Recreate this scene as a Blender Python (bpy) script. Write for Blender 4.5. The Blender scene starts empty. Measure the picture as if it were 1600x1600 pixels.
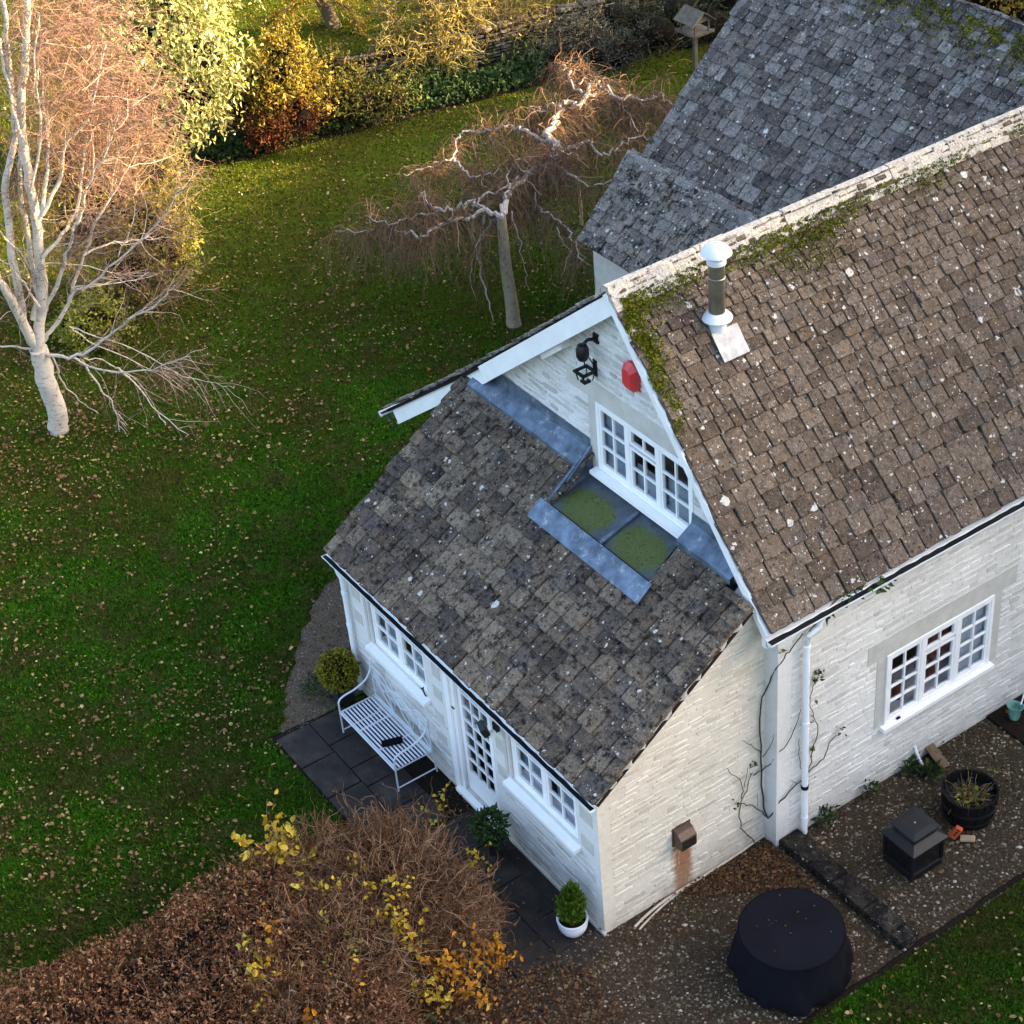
import bpy, math, random
import numpy as np
from mathutils import Vector, Matrix

random.seed(11)
RNG = np.random.default_rng(5)
scene = bpy.context.scene
COL = scene.collection
R = math.radians

# ------------------------------------------------------------------ camera
CAM = np.array([13.2165, -8.8733, 18.6920])
YAW, PITCH, ROLL, FPX = R(58.5287), R(36.7670), R(-5.4597), 2943.11
fw = np.array([-math.sin(YAW)*math.cos(PITCH), math.cos(YAW)*math.cos(PITCH), -math.sin(PITCH)])
_r = np.cross(fw, [0, 0, 1]); _r /= np.linalg.norm(_r); _u = np.cross(_r, fw)
CR = math.cos(ROLL)*_r + math.sin(ROLL)*_u
CU = -math.sin(ROLL)*_r + math.cos(ROLL)*_u
HV = np.array([fw[0], fw[1], 0.0]); HV /= np.linalg.norm(HV)
HR = np.array([_r[0], _r[1], 0.0])
cd = bpy.data.cameras.new('camera'); cam = bpy.data.objects.new('camera', cd); COL.objects.link(cam)
m = Matrix(((CR[0], CU[0], -fw[0], CAM[0]), (CR[1], CU[1], -fw[1], CAM[1]), (CR[2], CU[2], -fw[2], CAM[2]), (0, 0, 0, 1)))
cam.matrix_world = m
cd.sensor_width = 36.0; cd.lens = FPX/1600*36.0; cd.clip_start = 0.5; cd.clip_end = 1500
scene.camera = cam

# ------------------------------------------------------------------ world, sun, exposure
SUN_EL, SUN_AZ = R(18.5), R(57.0)      # azimuth measured from +X towards +Y
world = bpy.data.worlds.new("World"); scene.world = world; world.use_nodes = True
wt = world.node_tree; wt.nodes.clear()
sky = wt.nodes.new('ShaderNodeTexSky'); sky.sky_type = 'NISHITA'; sky.sun_disc = False
sky.sun_elevation = SUN_EL; sky.sun_rotation = math.pi/2 - SUN_AZ
sky.altitude = 100; sky.air_density = 0.8; sky.dust_density = 4.5; sky.ozone_density = 0.2
bg = wt.nodes.new('ShaderNodeBackground'); bg.inputs['Strength'].default_value = 0.15
wo = wt.nodes.new('ShaderNodeOutputWorld')
wt.links.new(sky.outputs[0], bg.inputs['Color']); wt.links.new(bg.outputs[0], wo.inputs['Surface'])
sd = bpy.data.lights.new('sun', 'SUN'); sun = bpy.data.objects.new('sun', sd); COL.objects.link(sun)
sd.energy = 5.0; sd.angle = R(0.5); sd.color = (1.0, 0.74, 0.40)
sdir = Vector((math.cos(SUN_EL)*math.cos(SUN_AZ), math.cos(SUN_EL)*math.sin(SUN_AZ), math.sin(SUN_EL)))
sun.rotation_euler = sdir.to_track_quat('Z', 'Y').to_euler()
sun.location = (40, 20, 40)
vs = scene.view_settings
vs.view_transform = 'Standard'; vs.look = 'None'; vs.gamma = 1.0; vs.use_curve_mapping = False
vs.exposure = 2.75

# ------------------------------------------------------------------ pixel rays of the surveyed photo -> points of the place
def ray(px, py):
    return fw + (px-800)/FPX*CR - (py-800)/FPX*CU
def on(px, py, ax, val):
    d = ray(px, py); t = (val-CAM[ax])/d[ax]; return CAM + t*d
def G(px, py, z=0.0): return on(px, py, 2, z)
def onpl(px, py, p0, off=0.0):
    """point on the upright plane that faces the viewer through p0, shifted off metres away"""
    d = ray(px, py); q = np.asarray(p0)+off*HV
    t = ((q-CAM)@HV)/(d@HV); return CAM + t*d
def proj(P):
    d = np.asarray(P, float)-CAM; z = d@fw
    return np.stack([800+FPX*(d@CR)/z, 800-FPX*(d@CU)/z], -1)

# ------------------------------------------------------------------ materials
def new_mat(name):
    mt = bpy.data.materials.new(name); mt.use_nodes = True
    nt = mt.node_tree; b = nt.nodes['Principled BSDF']
    return mt, nt, b
class NB:
    """tiny node-graph helper"""
    def __init__(s, nt): s.nt = nt; s.L = nt.links
    def n(s, t, **k):
        x = s.nt.nodes.new(t)
        for a, v in k.items(): setattr(x, a, v)
        return x
    def pos(s):
        return s.n('ShaderNodeNewGeometry').outputs['Position']
    def noise(s, scale, detail=4, rough=.6, vec=None, off=0, stretch=None):
        x = s.n('ShaderNodeTexNoise'); x.inputs['Scale'].default_value = scale
        x.inputs['Detail'].default_value = detail; x.inputs['Roughness'].default_value = rough
        v = vec if vec is not None else s.pos()
        if off or stretch:
            mp = s.n('ShaderNodeMapping'); mp.inputs['Location'].default_value = (off, off*.7, off*1.3)
            if stretch: mp.inputs['Scale'].default_value = stretch
            s.L.new(v, mp.inputs['Vector']); v = mp.outputs[0]
        s.L.new(v, x.inputs['Vector']); return x.outputs['Fac']
    def vor(s, scale, vec=None, out='Distance', rnd=1.0):
        x = s.n('ShaderNodeTexVoronoi'); x.inputs['Scale'].default_value = scale
        x.inputs['Randomness'].default_value = rnd
        s.L.new(vec if vec is not None else s.pos(), x.inputs['Vector']); return x
    def ramp(s, fac, stops, mode='LINEAR'):
        r = s.n('ShaderNodeValToRGB'); e = r.color_ramp.elements; r.color_ramp.interpolation = mode
        while len(e) < len(stops): e.new(.5)
        for i, (p, c) in enumerate(stops):
            e[i].position = p; e[i].color = (c[0], c[1], c[2], 1) if hasattr(c, '__len__') else (c, c, c, 1)
        s.L.new(fac, r.inputs['Fac']); return r.outputs['Color']
    def math(s, op, a, b=0.0, clamp=False):
        x = s.n('ShaderNodeMath', operation=op); x.use_clamp = clamp
        for i, v in enumerate((a, b)):
            if isinstance(v, (int, float)): x.inputs[i].default_value = v
            else: s.L.new(v, x.inputs[i])
        return x.outputs[0]
    def mix(s, fac, a, b, mode='MIX'):
        x = s.n('ShaderNodeMix', data_type='RGBA', blend_type=mode)
        if isinstance(fac, (int, float)): x.inputs[0].default_value = fac
        else: s.L.new(fac, x.inputs[0])
        for i, v in ((6, a), (7, b)):
            if hasattr(v, '__len__'): x.inputs[i].default_value = (v[0], v[1], v[2], 1)
            else: s.L.new(v, x.inputs[i])
        return x.outputs[2]
    def rnd(s):
        """per-object random plus the per-piece value stored on joined meshes"""
        o = s.n('ShaderNodeObjectInfo').outputs['Random']
        a = s.n('ShaderNodeAttribute'); a.attribute_name = 'rnd'
        return s.math('FRACT', s.math('ADD', o, a.outputs['Fac']))
    def attr(s, nm):
        a = s.n('ShaderNodeAttribute'); a.attribute_name = nm; return a.outputs['Fac']
    def bump(s, h, strength=.4, dist=.01):
        x = s.n('ShaderNodeBump'); x.inputs['Strength'].default_value = strength; x.inputs['Distance'].default_value = dist
        s.L.new(h, x.inputs['Height']); return x.outputs[0]
    def xyz(s):
        x = s.n('ShaderNodeSeparateXYZ'); s.L.new(s.pos(), x.inputs[0]); return x.outputs

def plain(name, col, rough=.6, metal=0.0, var=.15, nscale=9, spec=None, bump=0, dirt=None):
    mt, nt, b = new_mat(name); k = NB(nt)
    c2 = [max(0, c*(1-var)) for c in col]; c3 = [min(1, c*(1+var)) for c in col]
    c = k.ramp(k.noise(nscale, 5), [(.3, c2), (.7, c3)])
    if dirt: c = k.mix(k.ramp(k.noise(dirt[1], 6, .7), [(dirt[2], 0), (dirt[2]+.12, 1)]), c, dirt[0])
    nt.links.new(c, b.inputs['Base Color'])
    b.inputs['Roughness'].default_value = rough; b.inputs['Metallic'].default_value = metal
    b.inputs['Specular IOR Level'].default_value = spec if spec is not None else (.5 if rough < .6 else .06)
    if bump: nt.links.new(k.bump(k.noise(nscale*6, 4), bump, .005), b.inputs['Normal'])
    return mt

def leafmat(name, stops, rough=.55, trans=.25, spec=None):
    """foliage: colour by the per-leaf random value, a little light let through"""
    mt, nt, b = new_mat(name); k = NB(nt)
    c = k.ramp(k.rnd(), stops)
    c = k.mix(k.ramp(k.noise(2.2, 3), [(.35, .0), (.7, .45)]), c, [x*.6 for x in stops[0][1]])
    nt.links.new(c, b.inputs['Base Color']); b.inputs['Roughness'].default_value = rough
    b.inputs['Specular IOR Level'].default_value = spec if spec is not None else (.2 if rough < .56 else .03)
    if trans:
        t = k.n('ShaderNodeBsdfTranslucent'); nt.links.new(c, t.inputs['Color'])
        ms = k.n('ShaderNodeMixShader'); ms.inputs[0].default_value = trans
        nt.links.new(b.outputs[0], ms.inputs[1]); nt.links.new(t.outputs[0], ms.inputs[2])
        nt.links.new(ms.outputs[0], nt.nodes['Material Output'].inputs['Surface'])
    return mt

def tilemat(name, stops, black=.5, blackcol=(.010, .0095, .010), lich=.5, lichcol=(.60, .59, .55), fine=.5, bs=6.0, gain=1.0):
    """weathered stone tile: a tone per tile, pitted grain, black algae, pale crusts and white rosettes of lichen"""
    mt, nt, b = new_mat(name); k = NB(nt)
    st = [(p, [x*gain for x in c]) for p, c in stops]; r = k.rnd(); p = k.pos(); mid = st[len(st)//2][1]
    c = k.ramp(r, st)
    c = k.mix(k.ramp(k.noise(.55, 3, .5), [(.3, 0.0), (.7, .45)]), c, [x*.74 for x in mid])
    c = k.mix(k.ramp(k.noise(3.1, 4, .6, off=31), [(.45, 0), (.7, .5)]), c, [mid[0]*1.25, mid[1]*1.12, mid[2]*.92])
    c = k.mix(1.0, c, k.ramp(k.noise(34, 6, .8), [(.28, .40), (.5, 1.0), (.72, 1.55)]), 'MULTIPLY')
    c = k.mix(k.ramp(k.noise(12, 6, .75, off=3), [(.46, 0), (.62, fine)]), c, [x*.55 for x in st[0][1]])
    c = k.mix(k.ramp(k.noise(bs, 9, .80, off=7), [(black, 0), (black+.08, .9)]), c, blackcol)
    sp = k.vor(17); sep0 = k.n('ShaderNodeSeparateColor'); k.L.new(sp.outputs['Color'], sep0.inputs[0])
    sm = k.math('MULTIPLY', k.math('LESS_THAN', sp.outputs['Distance'], k.math('MULTIPLY', sep0.outputs[1], .34)), k.math('LESS_THAN', sep0.outputs[0], .55))
    c = k.mix(k.math('MULTIPLY', sm, .7), c, blackcol)
    c = k.mix(k.ramp(k.noise(15, 8, .76, off=13), [(.57, 0), (.66, lich)]), c, [x*.5 for x in lichcol])
    wv = k.n('ShaderNodeVectorMath', operation='ADD'); nz = k.n('ShaderNodeTexNoise'); nz.inputs['Scale'].default_value = 24; nz.inputs['Detail'].default_value = 5; k.L.new(p, nz.inputs['Vector'])
    sc = k.n('ShaderNodeVectorMath', operation='SCALE'); sc.inputs['Scale'].default_value = .085
    k.L.new(nz.outputs['Color'], sc.inputs[0]); k.L.new(p, wv.inputs[0]); k.L.new(sc.outputs[0], wv.inputs[1])
    for s_, th, rad in ((2.6, .22, .17), (5.5, .20, .22), (11.0, .22, .27), (24.0, .20, .30)):
        v = k.vor(s_, vec=wv.outputs[0]); sep = k.n('ShaderNodeSeparateColor'); k.L.new(v.outputs['Color'], sep.inputs[0])
        mk = k.math('MULTIPLY', k.math('LESS_THAN', v.outputs['Distance'], k.math('MULTIPLY', sep.outputs[1], rad)), k.math('LESS_THAN', sep.outputs[0], th*lich*2))
        c = k.mix(k.math('MULTIPLY', mk, k.ramp(k.noise(40, 4, .7), [(.35, .55), (.6, .95)])), c, lichcol)
    nt.links.new(c, b.inputs['Base Color'])
    b.inputs['Roughness'].default_value = 1; b.inputs['Specular IOR Level'].default_value = .03
    h = k.math('ADD', k.noise(30, 6, .75), k.math('MULTIPLY', k.noise(7, 4), 1.0))
    nt.links.new(k.bump(h, 1.0, .03), b.inputs['Normal'])
    return mt

def washmat(name, a, b2, grey=(.4, .4, .38), rust=False):
    """lime-washed stone: patchy coat, grey towards worn patches, a few bare stones"""
    mt, nt, b = new_mat(name); k = NB(nt)
    r = k.rnd()
    c = k.ramp(k.noise(1.1, 5, .6), [(.3, a), (.7, b2)])
    c = k.mix(k.ramp(r, [(.0, .0), (.5, .10), (.8, .35), (1, .75)]), c, grey)
    c = k.mix(k.ramp(k.noise(6, 6, .68, off=2, stretch=(1, 1, 1.8)), [(.50, 0), (.68, .4)]), c, grey)
    c = k.mix(k.ramp(k.noise(9, 5, .65, off=21, stretch=(1, 1, 1.7)), [(.56, 0), (.70, .55)]), c, [min(.8, x*1.12) for x in b2])
    c = k.mix(k.ramp(k.noise(40, 5, .8, off=5), [(.62, 0), (.74, .5)]), c, (.2, .18, .15))
    # greyer in patches towards the foot of the wall
    z = k.xyz()[2]
    ft = k.math('MULTIPLY', k.ramp(z, [(.0, 1.0), (.55, 0)]), k.ramp(k.noise(5, 5, .7), [(.3, .1), (.7, .8)]))
    c = k.mix(ft, c, (.27, .26, .22))
    if rust:
        x_, y_, z_ = k.xyz()
        yy = k.math('SUBTRACT', y_, 1.27)
        run = k.noise(14, 5, .7, stretch=(1, 1.6, .22))
        my = k.ramp(k.math('ABSOLUTE', k.math('ADD', yy, k.math('MULTIPLY', k.math('SUBTRACT', k.noise(6, 3), .5), .25))), [(.09, 1), (.19, 0)])
        mz = k.math('MULTIPLY', k.ramp(z_, [(.80, 1), (.86, 0)]), k.ramp(z_, [(.02, .8), (.5, 1)]))
        mk = k.math('MULTIPLY', k.math('MULTIPLY', my, mz), k.ramp(run, [(.22, .15), (.46, 1)]))
        c = k.mix(k.math('MULTIPLY', mk, .9), c, (.24, .088, .026))
    nt.links.new(c, b.inputs['Base Color']); b.inputs['Roughness'].default_value = .95
    b.inputs['Specular IOR Level'].default_value = .08
    h = k.math('ADD', k.noise(22, 6, .7), k.noise(6, 3))
    nt.links.new(k.bump(h, .55, .012), b.inputs['Normal'])
    return mt

def barkmat(name, base, dark, band=True, scale=6):
    mt, nt, b = new_mat(name); k = NB(nt)
    c = k.ramp(k.noise(scale, 5), [(.3, [x*.75 for x in base]), (.7, base)])
    c = k.mix(k.ramp(k.noise(scale*1.6, 6, .7, off=4, stretch=(1, 1, 3.2 if band else .6)), [(.56, 0), (.64, .85)]), c, dark)
    nt.links.new(c, b.inputs['Base Color']); b.inputs['Roughness'].default_value = .85
    b.inputs['Specular IOR Level'].default_value = .25
    nt.links.new(k.bump(k.noise(scale*5, 4), .5, .01), b.inputs['Normal'])
    return mt

def lawnmat():
    mt, nt, b = new_mat('lawn_turf'); k = NB(nt)
    c = k.ramp(k.noise(.42, 5, .62), [(.30, (.036, .027, .008)), (.45, (.018, .038, .004)), (.60, (.019, .062, .004)), (.75, (.046, .092, .006))])
    c = k.mix(k.ramp(k.noise(1.7, 4, .6, off=9), [(.48, 0), (.66, .7)]), c, (.046, .038, .013))
    c = k.mix(1.0, c, k.ramp(k.noise(26, 5, .8), [(.25, .45), (.5, 1), (.75, 1.7)]), 'MULTIPLY')
    x_ = k.xyz()[0]; far = k.ramp(k.math('ADD', k.math('MULTIPLY', x_, -.04), k.math('MULTIPLY', k.noise(.3, 3), .3)), [(.62, 0), (.95, .6)]); c = k.mix(far, c, (.060, .060, .008))
    nt.links.new(c, b.inputs['Base Color']); b.inputs['Roughness'].default_value = 1; b.inputs['Specular IOR Level'].default_value = .0
    nt.links.new(k.bump(k.noise(45, 4), .8, .03), b.inputs['Normal'])
    return mt

def grassmat():
    mt, nt, b = new_mat('grass_blades'); k = NB(nt)
    c = k.ramp(k.attr('rnd'), [(0, (.005, .015, .002)), (.35, (.017, .052, .003)), (.75, (.044, .110, .006)), (.94, (.075, .145, .010)), (1, (.17, .17, .03))])
    c = k.mix(k.ramp(k.noise(.42, 5, .62), [(.32, .75), (.55, 0)]), c, (.042, .044, .011))
    c = k.mix(k.ramp(k.noise(1.7, 4, .6, off=9), [(.48, 0), (.66, .6)]), c, (.052, .046, .014))
    x_ = k.xyz()[0]; far = k.ramp(k.math('ADD', k.math('MULTIPLY', x_, -.04), k.math('MULTIPLY', k.noise(.3, 3), .3)), [(.62, 0), (.95, .6)]); c = k.mix(far, c, (.085, .088, .010))
    nt.links.new(c, b.inputs['Base Color']); b.inputs['Roughness'].default_value = .9; b.inputs['Specular IOR Level'].default_value = .02
    return mt

M = {}
def mats():
    M['wash'] = washmat('lime_wash_cream', (.60, .54, .44), (.70, .645, .55), (.42, .37, .30), rust=True)
    M['wash2'] = washmat('lime_wash_white', (.585, .565, .525), (.72, .70, .655), (.41, .395, .36))
    M['wash3'] = washmat('lime_wash_worn', (.50, .49, .46), (.66, .65, .62), (.29, .285, .265))
    M['render'] = washmat('smooth_render', (.60, .59, .56), (.68, .67, .64), (.50, .49, .46))
    M['dress'] = plain('dressed_stone', (.47, .455, .41), .9, var=.12, nscale=5, bump=.3)
    M['white'] = plain('white_gloss_paint', (.80, .80, .79), .35, var=.04, nscale=4, dirt=((.45, .44, .40), 9, .66))
    M['barge'] = plain('weathered_white_board', (.78, .78, .77), .5, var=.06, nscale=3, dirt=((.12, .12, .11), 11, .66))
    M['plastic'] = plain('white_plastic', (.74, .76, .78), .35, var=.05, nscale=3)
    M['black'] = plain('black_silt_and_shade', (.012, .012, .012), .6, var=.3, nscale=20)  # near-black for silt, the gutter's shadow, hole depths and clips
    M['blackmetal'] = plain('black_metal', (.0050, .0053, .0068), .5, var=.2, nscale=12, spec=.35)
    M['lead'] = plain('lead_sheet', (.095, .132, .18), .5, metal=.45, var=.5, nscale=5, bump=.3, dirt=((.27, .29, .31), 6, .56))
    M['steel'] = plain('bright_steel', (.42, .43, .44), .42, metal=.85, var=.08, nscale=5)
    M['darksteel'] = plain('sooted_steel', (.34, .32, .28), .34, metal=.9, var=.25, nscale=4)
    M['palesteel'] = plain('pale_enamel', (.52, .56, .60), .4, var=.05)
    M['red'] = plain('red_plastic', (.55, .035, .04), .4, var=.08)
    M['glass'] = None
    M['mortar'] = plain('grey_lime_joint', (.53, .49, .42), .95, var=.2, nscale=9, bump=.6)
    M['mortar2'] = plain('washed_lime_joint', (.60, .59, .565), .95, var=.15, nscale=9, bump=.6)
    M['rose'] = plain('rose_stem', (.055, .042, .034), .8, var=.3, nscale=20)
    M['flash'] = plain('silvery_flashing', (.30, .31, .32), .6, metal=.25, var=.3, nscale=7, dirt=((.48, .48, .48), 9, .58))
    M['hosewhite'] = plain('pale_hose', (.42, .37, .30), .7, var=.15)
    M['twig_pale'] = leafmat('pale_birch_twig', [(0, (.20, .14, .10)), (.5, (.36, .28, .21)), (1, (.52, .44, .36))], .8, 0)
    M['net'] = plain('grey_net_curtain', (.30, .35, .41), .9, var=.12, nscale=6)
    M['worktop'] = plain('pale_worktop', (.55, .54, .58), .7, var=.05)
    M['tile_main'] = tilemat('stone_tile_brown', [(0, (.070, .054, .042)), (.3, (.120, .093, .070)), (.55, (.150, .117, .089)), (.8, (.190, .152, .118)), (1, (.105, .088, .076))], black=.575, lich=.82, bs=8, gain=1.0, fine=.6)
    M['tile_lean'] = tilemat('stone_tile_dark', [(0, (.040, .034, .031)), (.25, (.074, .063, .056)), (.5, (.110, .088, .070)), (.75, (.165, .132, .100)), (.92, (.22, .180, .135)), (1, (.075, .068, .066))], black=.51, lich=.42, fine=.55, bs=8, gain=1.18)
    M['tile_rear'] = tilemat('stone_tile_grey', [(0, (.034, .030, .029)), (.3, (.080, .071, .066)), (.6, (.122, .113, .105)), (.85, (.20, .19, .178)), (1, (.080, .066, .058))], black=.525, lich=.62, bs=8, gain=1.4)
    M['tile_wing'] = tilemat('stone_tile_lichened', [(0, (.065, .059, .053)), (.4, (.115, .105, .094)), (.8, (.17, .158, .142)), (1, (.085, .080, .076))], black=.50, lich=.75, bs=5, gain=1.5)
    M['ridge'] = tilemat('pale_ridge_stone', [(0, (.46, .42, .36)), (.5, (.56, .52, .45)), (1, (.50, .47, .42))], black=.565, lich=.7, bs=8, gain=.95)
    M['ridge2'] = tilemat('grey_ridge_stone', [(0, (.17, .165, .155)), (.5, (.25, .245, .235)), (1, (.20, .195, .185))], black=.56, lich=.98)
    M['underlay'] = plain('roof_underside', (.018, .016, .014), .95)
    M['moss'] = leafmat('roof_moss', [(0, (.045, .050, .006)), (.5, (.15, .16, .012)), (1, (.30, .285, .026))], .95, 0)
    M['lawn'] = lawnmat(); M['grass'] = grassmat()
    M['gravel'] = plain('gravel_bed', (.038, .028, .018), .95, var=.6, nscale=26, bump=.8)
    M['pebble'] = leafmat('pebble_mix', [(0, (.030, .022, .013)), (.45, (.090, .064, .039)), (.75, (.165, .122, .078)), (.93, (.29, .235, .165)), (1, (.48, .43, .36))], .85, 0)
    M['darkpeb'] = leafmat('dark_pebble_mix', [(0, (.050, .039, .027)), (.5, (.115, .090, .063)), (.85, (.19, .15, .11)), (1, (.34, .29, .23))], .8, 0)
    M['slab'] = plain('wet_paving_slab', (.019, .0155, .013), .8, var=.5, nscale=3, bump=.4, spec=.25, dirt=((.040, .033, .026), 3, .56))
    M['soil'] = plain('soil_and_core_shade', (.012, .009, .0065), .95, var=.4, nscale=18, bump=.8)  # also colours the dark cores that stand for inner shade
    M['deadleaf'] = leafmat('fallen_leaf', [(0, (.075, .038, .017)), (.35, (.16, .090, .040)), (.72, (.27, .165, .075)), (.94, (.39, .28, .13)), (1, (.48, .42, .18))], .7, .1)
    M['deadbrown'] = leafmat('fallen_leaf_brown', [(0, (.050, .025, .014)), (.5, (.11, .055, .028)), (1, (.20, .12, .055))], .8, .1)
    M['cloth2'] = plain('creased_cover_fabric', (.0036, .0038, .0066), .9, var=.4, nscale=1.6, bump=1.0, spec=.12)
    M['cloth'] = plain('navy_cover_fabric', (.0022, .0023, .0040), .95, var=.25, nscale=30, bump=.5, spec=.08)
    M['edging'] = tilemat('mossy_edging_stone', [(0, (.024, .021, .018)), (.6, (.044, .038, .032)), (1, (.10, .085, .062))], black=.46, lich=.35, bs=5)
    M['wood'] = plain('grey_timber', (.105, .092, .072), .85, var=.3, nscale=8, bump=.5)
    M['palewood'] = plain('pale_timber', (.34, .25, .15), .8, var=.25, nscale=9)
    M['brownwood'] = plain('brown_timber', (.12, .085, .055), .85, var=.3, nscale=8)
    M['brownmetal'] = plain('brown_metal', (.085, .05, .035), .5, metal=.2, var=.3, nscale=12, dirt=((.16, .075, .03), 20, .6))
    M['brickred'] = plain('red_clay', (.46, .09, .035), .8, var=.2, nscale=16, bump=.3)
    M['barrel'] = plain('dark_oak', (.008, .007, .007), .65, var=.35, nscale=14, bump=.4)
    M['bench'] = plain('painted_bench_metal', (.50, .54, .60), .4, var=.1, nscale=10)
    M['pot'] = plain('white_glazed_pot', (.62, .65, .70), .3, var=.08, nscale=5)
    M['darkpot'] = plain('dark_planter', (.014, .015, .02), .5, var=.2)
    M['green'] = plain('green_plastic', (.11, .24, .19), .5, var=.4, nscale=12)
    M['birch'] = barkmat('birch_bark', (.52, .46, .38), (.10, .075, .06), True, 5)
    M['birch2'] = barkmat('birch_limb_bark', (.50, .40, .31), (.20, .13, .09), True, 6)
    M['twig_red'] = leafmat('red_brown_twig', [(0, (.11, .058, .042)), (.5, (.19, .105, .075)), (1, (.31, .20, .15))], .8, 0)
    M['hazel'] = barkmat('hazel_bark', (.36, .32, .285), (.15, .125, .105), False, 10)
    M['pathbed'] = plain('path_gravel_bed', (.085, .066, .046), 1.0, var=.45, nscale=30, bump=.8)
    M['smoked'] = plain('dark_panel_glass', (.006, .006, .008), .18, var=.3)  # one opaque near-black tone for the fire box panels
    M['algae'] = leafmat('lead_moss', [(0, (.02, .032, .005)), (1, (.075, .095, .012))], .95, 0)
    M['twig_gold'] = leafmat('lichen_gold_twig', [(0, (.16, .12, .04)), (.5, (.28, .22, .075)), (1, (.42, .35, .14))], .85, 0)
    M['shaded'] = leafmat('shade_darkened_leaf', [(0, (.03, .034, .010)), (.5, (.075, .075, .018)), (1, (.15, .135, .03))], .6, .15)  # darker leaf tone puts the bed's shade into the colour
    M['hazel_trunk'] = barkmat('hazel_trunk_bark', (.25, .215, .145), (.085, .075, .045), False, 9)
    M['twig_haz'] = leafmat('hazel_twig', [(0, (.085, .055, .040)), (.5, (.14, .088, .060)), (1, (.22, .145, .09))], .8, 0)
    M['twig_bush'] = leafmat('bare_twig', [(0, (.075, .034, .016)), (.4, (.150, .074, .036)), (.8, (.25, .14, .075)), (1, (.38, .25, .16))], .85, 0)
    M['twig_olive'] = leafmat('olive_twig', [(0, (.070, .055, .024)), (.5, (.13, .10, .045)), (1, (.22, .175, .09))], .85, 0)
    M['beech'] = leafmat('copper_beech_leaf', [(0, (.055, .022, .012)), (.4, (.135, .058, .030)), (.75, (.25, .125, .062)), (1, (.42, .26, .14))], .75, .15)
    M['yellow'] = leafmat('yellow_leaf', [(0, (.30, .20, .020)), (.4, (.48, .31, .022)), (.8, (.62, .42, .035)), (1, (.48, .45, .08))], .5, .3)
    M['orange'] = leafmat('orange_leaf', [(0, (.36, .13, .012)), (.5, (.55, .24, .018)), (1, (.62, .36, .03))], .5, .3)
    M['limeleaf'] = leafmat('lime_leaf', [(0, (.10, .12, .015)), (.5, (.24, .25, .030)), (1, (.42, .38, .05))], .5, .3)
    M['cream'] = leafmat('variegated_leaf', [(0, (.13, .15, .03)), (.3, (.32, .33, .10)), (.7, (.54, .51, .19)), (1, (.66, .62, .30))], .4, .2)
    M['gold'] = leafmat('golden_leaf', [(0, (.09, .075, .012)), (.4, (.22, .17, .020)), (.8, (.36, .26, .028)), (1, (.42, .22, .02))], .55, .25)
    M['rust'] = leafmat('russet_leaf', [(0, (.035, .012, .007)), (.5, (.10, .030, .014)), (1, (.20, .070, .022))], .6, .2)
    M['ivy'] = leafmat('ivy_leaf', [(0, (.012, .028, .008)), (.5, (.034, .070, .018)), (.85, (.065, .115, .030)), (1, (.12, .14, .04))], .6, .1, .12)
    M['weed'] = leafmat('weed_leaf', [(0, (.014, .034, .010)), (.5, (.035, .075, .018)), (1, (.085, .125, .03))], .5, .2)
    M['greyleaf'] = leafmat('grey_shrub_leaf', [(0, (.035, .037, .028)), (.5, (.075, .078, .060)), (1, (.135, .135, .105))], .8, .1)
    M['darkleaf'] = leafmat('dark_shrub_leaf', [(0, (.012, .018, .010)), (.5, (.030, .040, .020)), (1, (.07, .075, .035))], .6, .1)
    M['box'] = leafmat('box_leaf', [(0, (.05, .065, .005)), (.4, (.15, .15, .010)), (.8, (.28, .25, .016)), (1, (.34, .20, .016))], .5, .15)
    M['conifer'] = leafmat('conifer_spray', [(0, (.040, .085, .010)), (.5, (.10, .18, .016)), (1, (.20, .26, .03))], .5, .2)
    M['applebark'] = barkmat('apple_bark', (.12, .095, .06), (.04, .03, .02), False, 8)
    M['drystone'] = leafmat('dry_wall_stone', [(0, (.045, .036, .027)), (.5, (.095, .080, .062)), (.9, (.17, .15, .12)), (1, (.28, .26, .22))], .95, 0)
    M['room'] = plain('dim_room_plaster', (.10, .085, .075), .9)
    M['curtain_r'] = plain('maroon_curtain', (.17, .045, .035), .9, var=.2, nscale=6)
    M['blind'] = plain('grey_blind', (.46, .50, .55), .9, var=.06)
    M['needle'] = leafmat('far_conifer_leaf', [(0, (.015, .025, .010)), (1, (.045, .06, .02))], .7, 0)
    M['lens'] = plain('lamp_lens', (.75, .74, .70), .2, var=.03)
    # window glass: thin pane, clear with a sky reflection
    mt, nt, b = new_mat('window_glass'); k = NB(nt)
    nt.nodes.remove(b)
    tr = k.n('ShaderNodeBsdfTransparent'); tr.inputs['Color'].default_value = (.90, .92, .93, 1)
    gl = k.n('ShaderNodeBsdfGlossy'); gl.inputs['Roughness'].default_value = .03
    fr = k.n('ShaderNodeFresnel'); fr.inputs['IOR'].default_value = 1.6
    ad = k.math('MULTIPLY', k.math('ADD', fr.outputs[0], .05, True), k.math('SUBTRACT', 1.0, k.n('ShaderNodeNewGeometry').outputs['Backfacing']))
    ms = k.n('ShaderNodeMixShader'); k.L.new(ad, ms.inputs[0]); k.L.new(tr.outputs[0], ms.inputs[1]); k.L.new(gl.outputs[0], ms.inputs[2])
    k.L.new(k.bump(k.noise(5, 2), .05, .01), gl.inputs['Normal'])
    k.L.new(ms.outputs[0], nt.nodes['Material Output'].inputs['Surface'])
    M['glass'] = mt
    # flat lead roof with an algae bloom in each bay
    mt, nt, b = new_mat('lead_flat_with_moss'); k = NB(nt)
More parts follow.
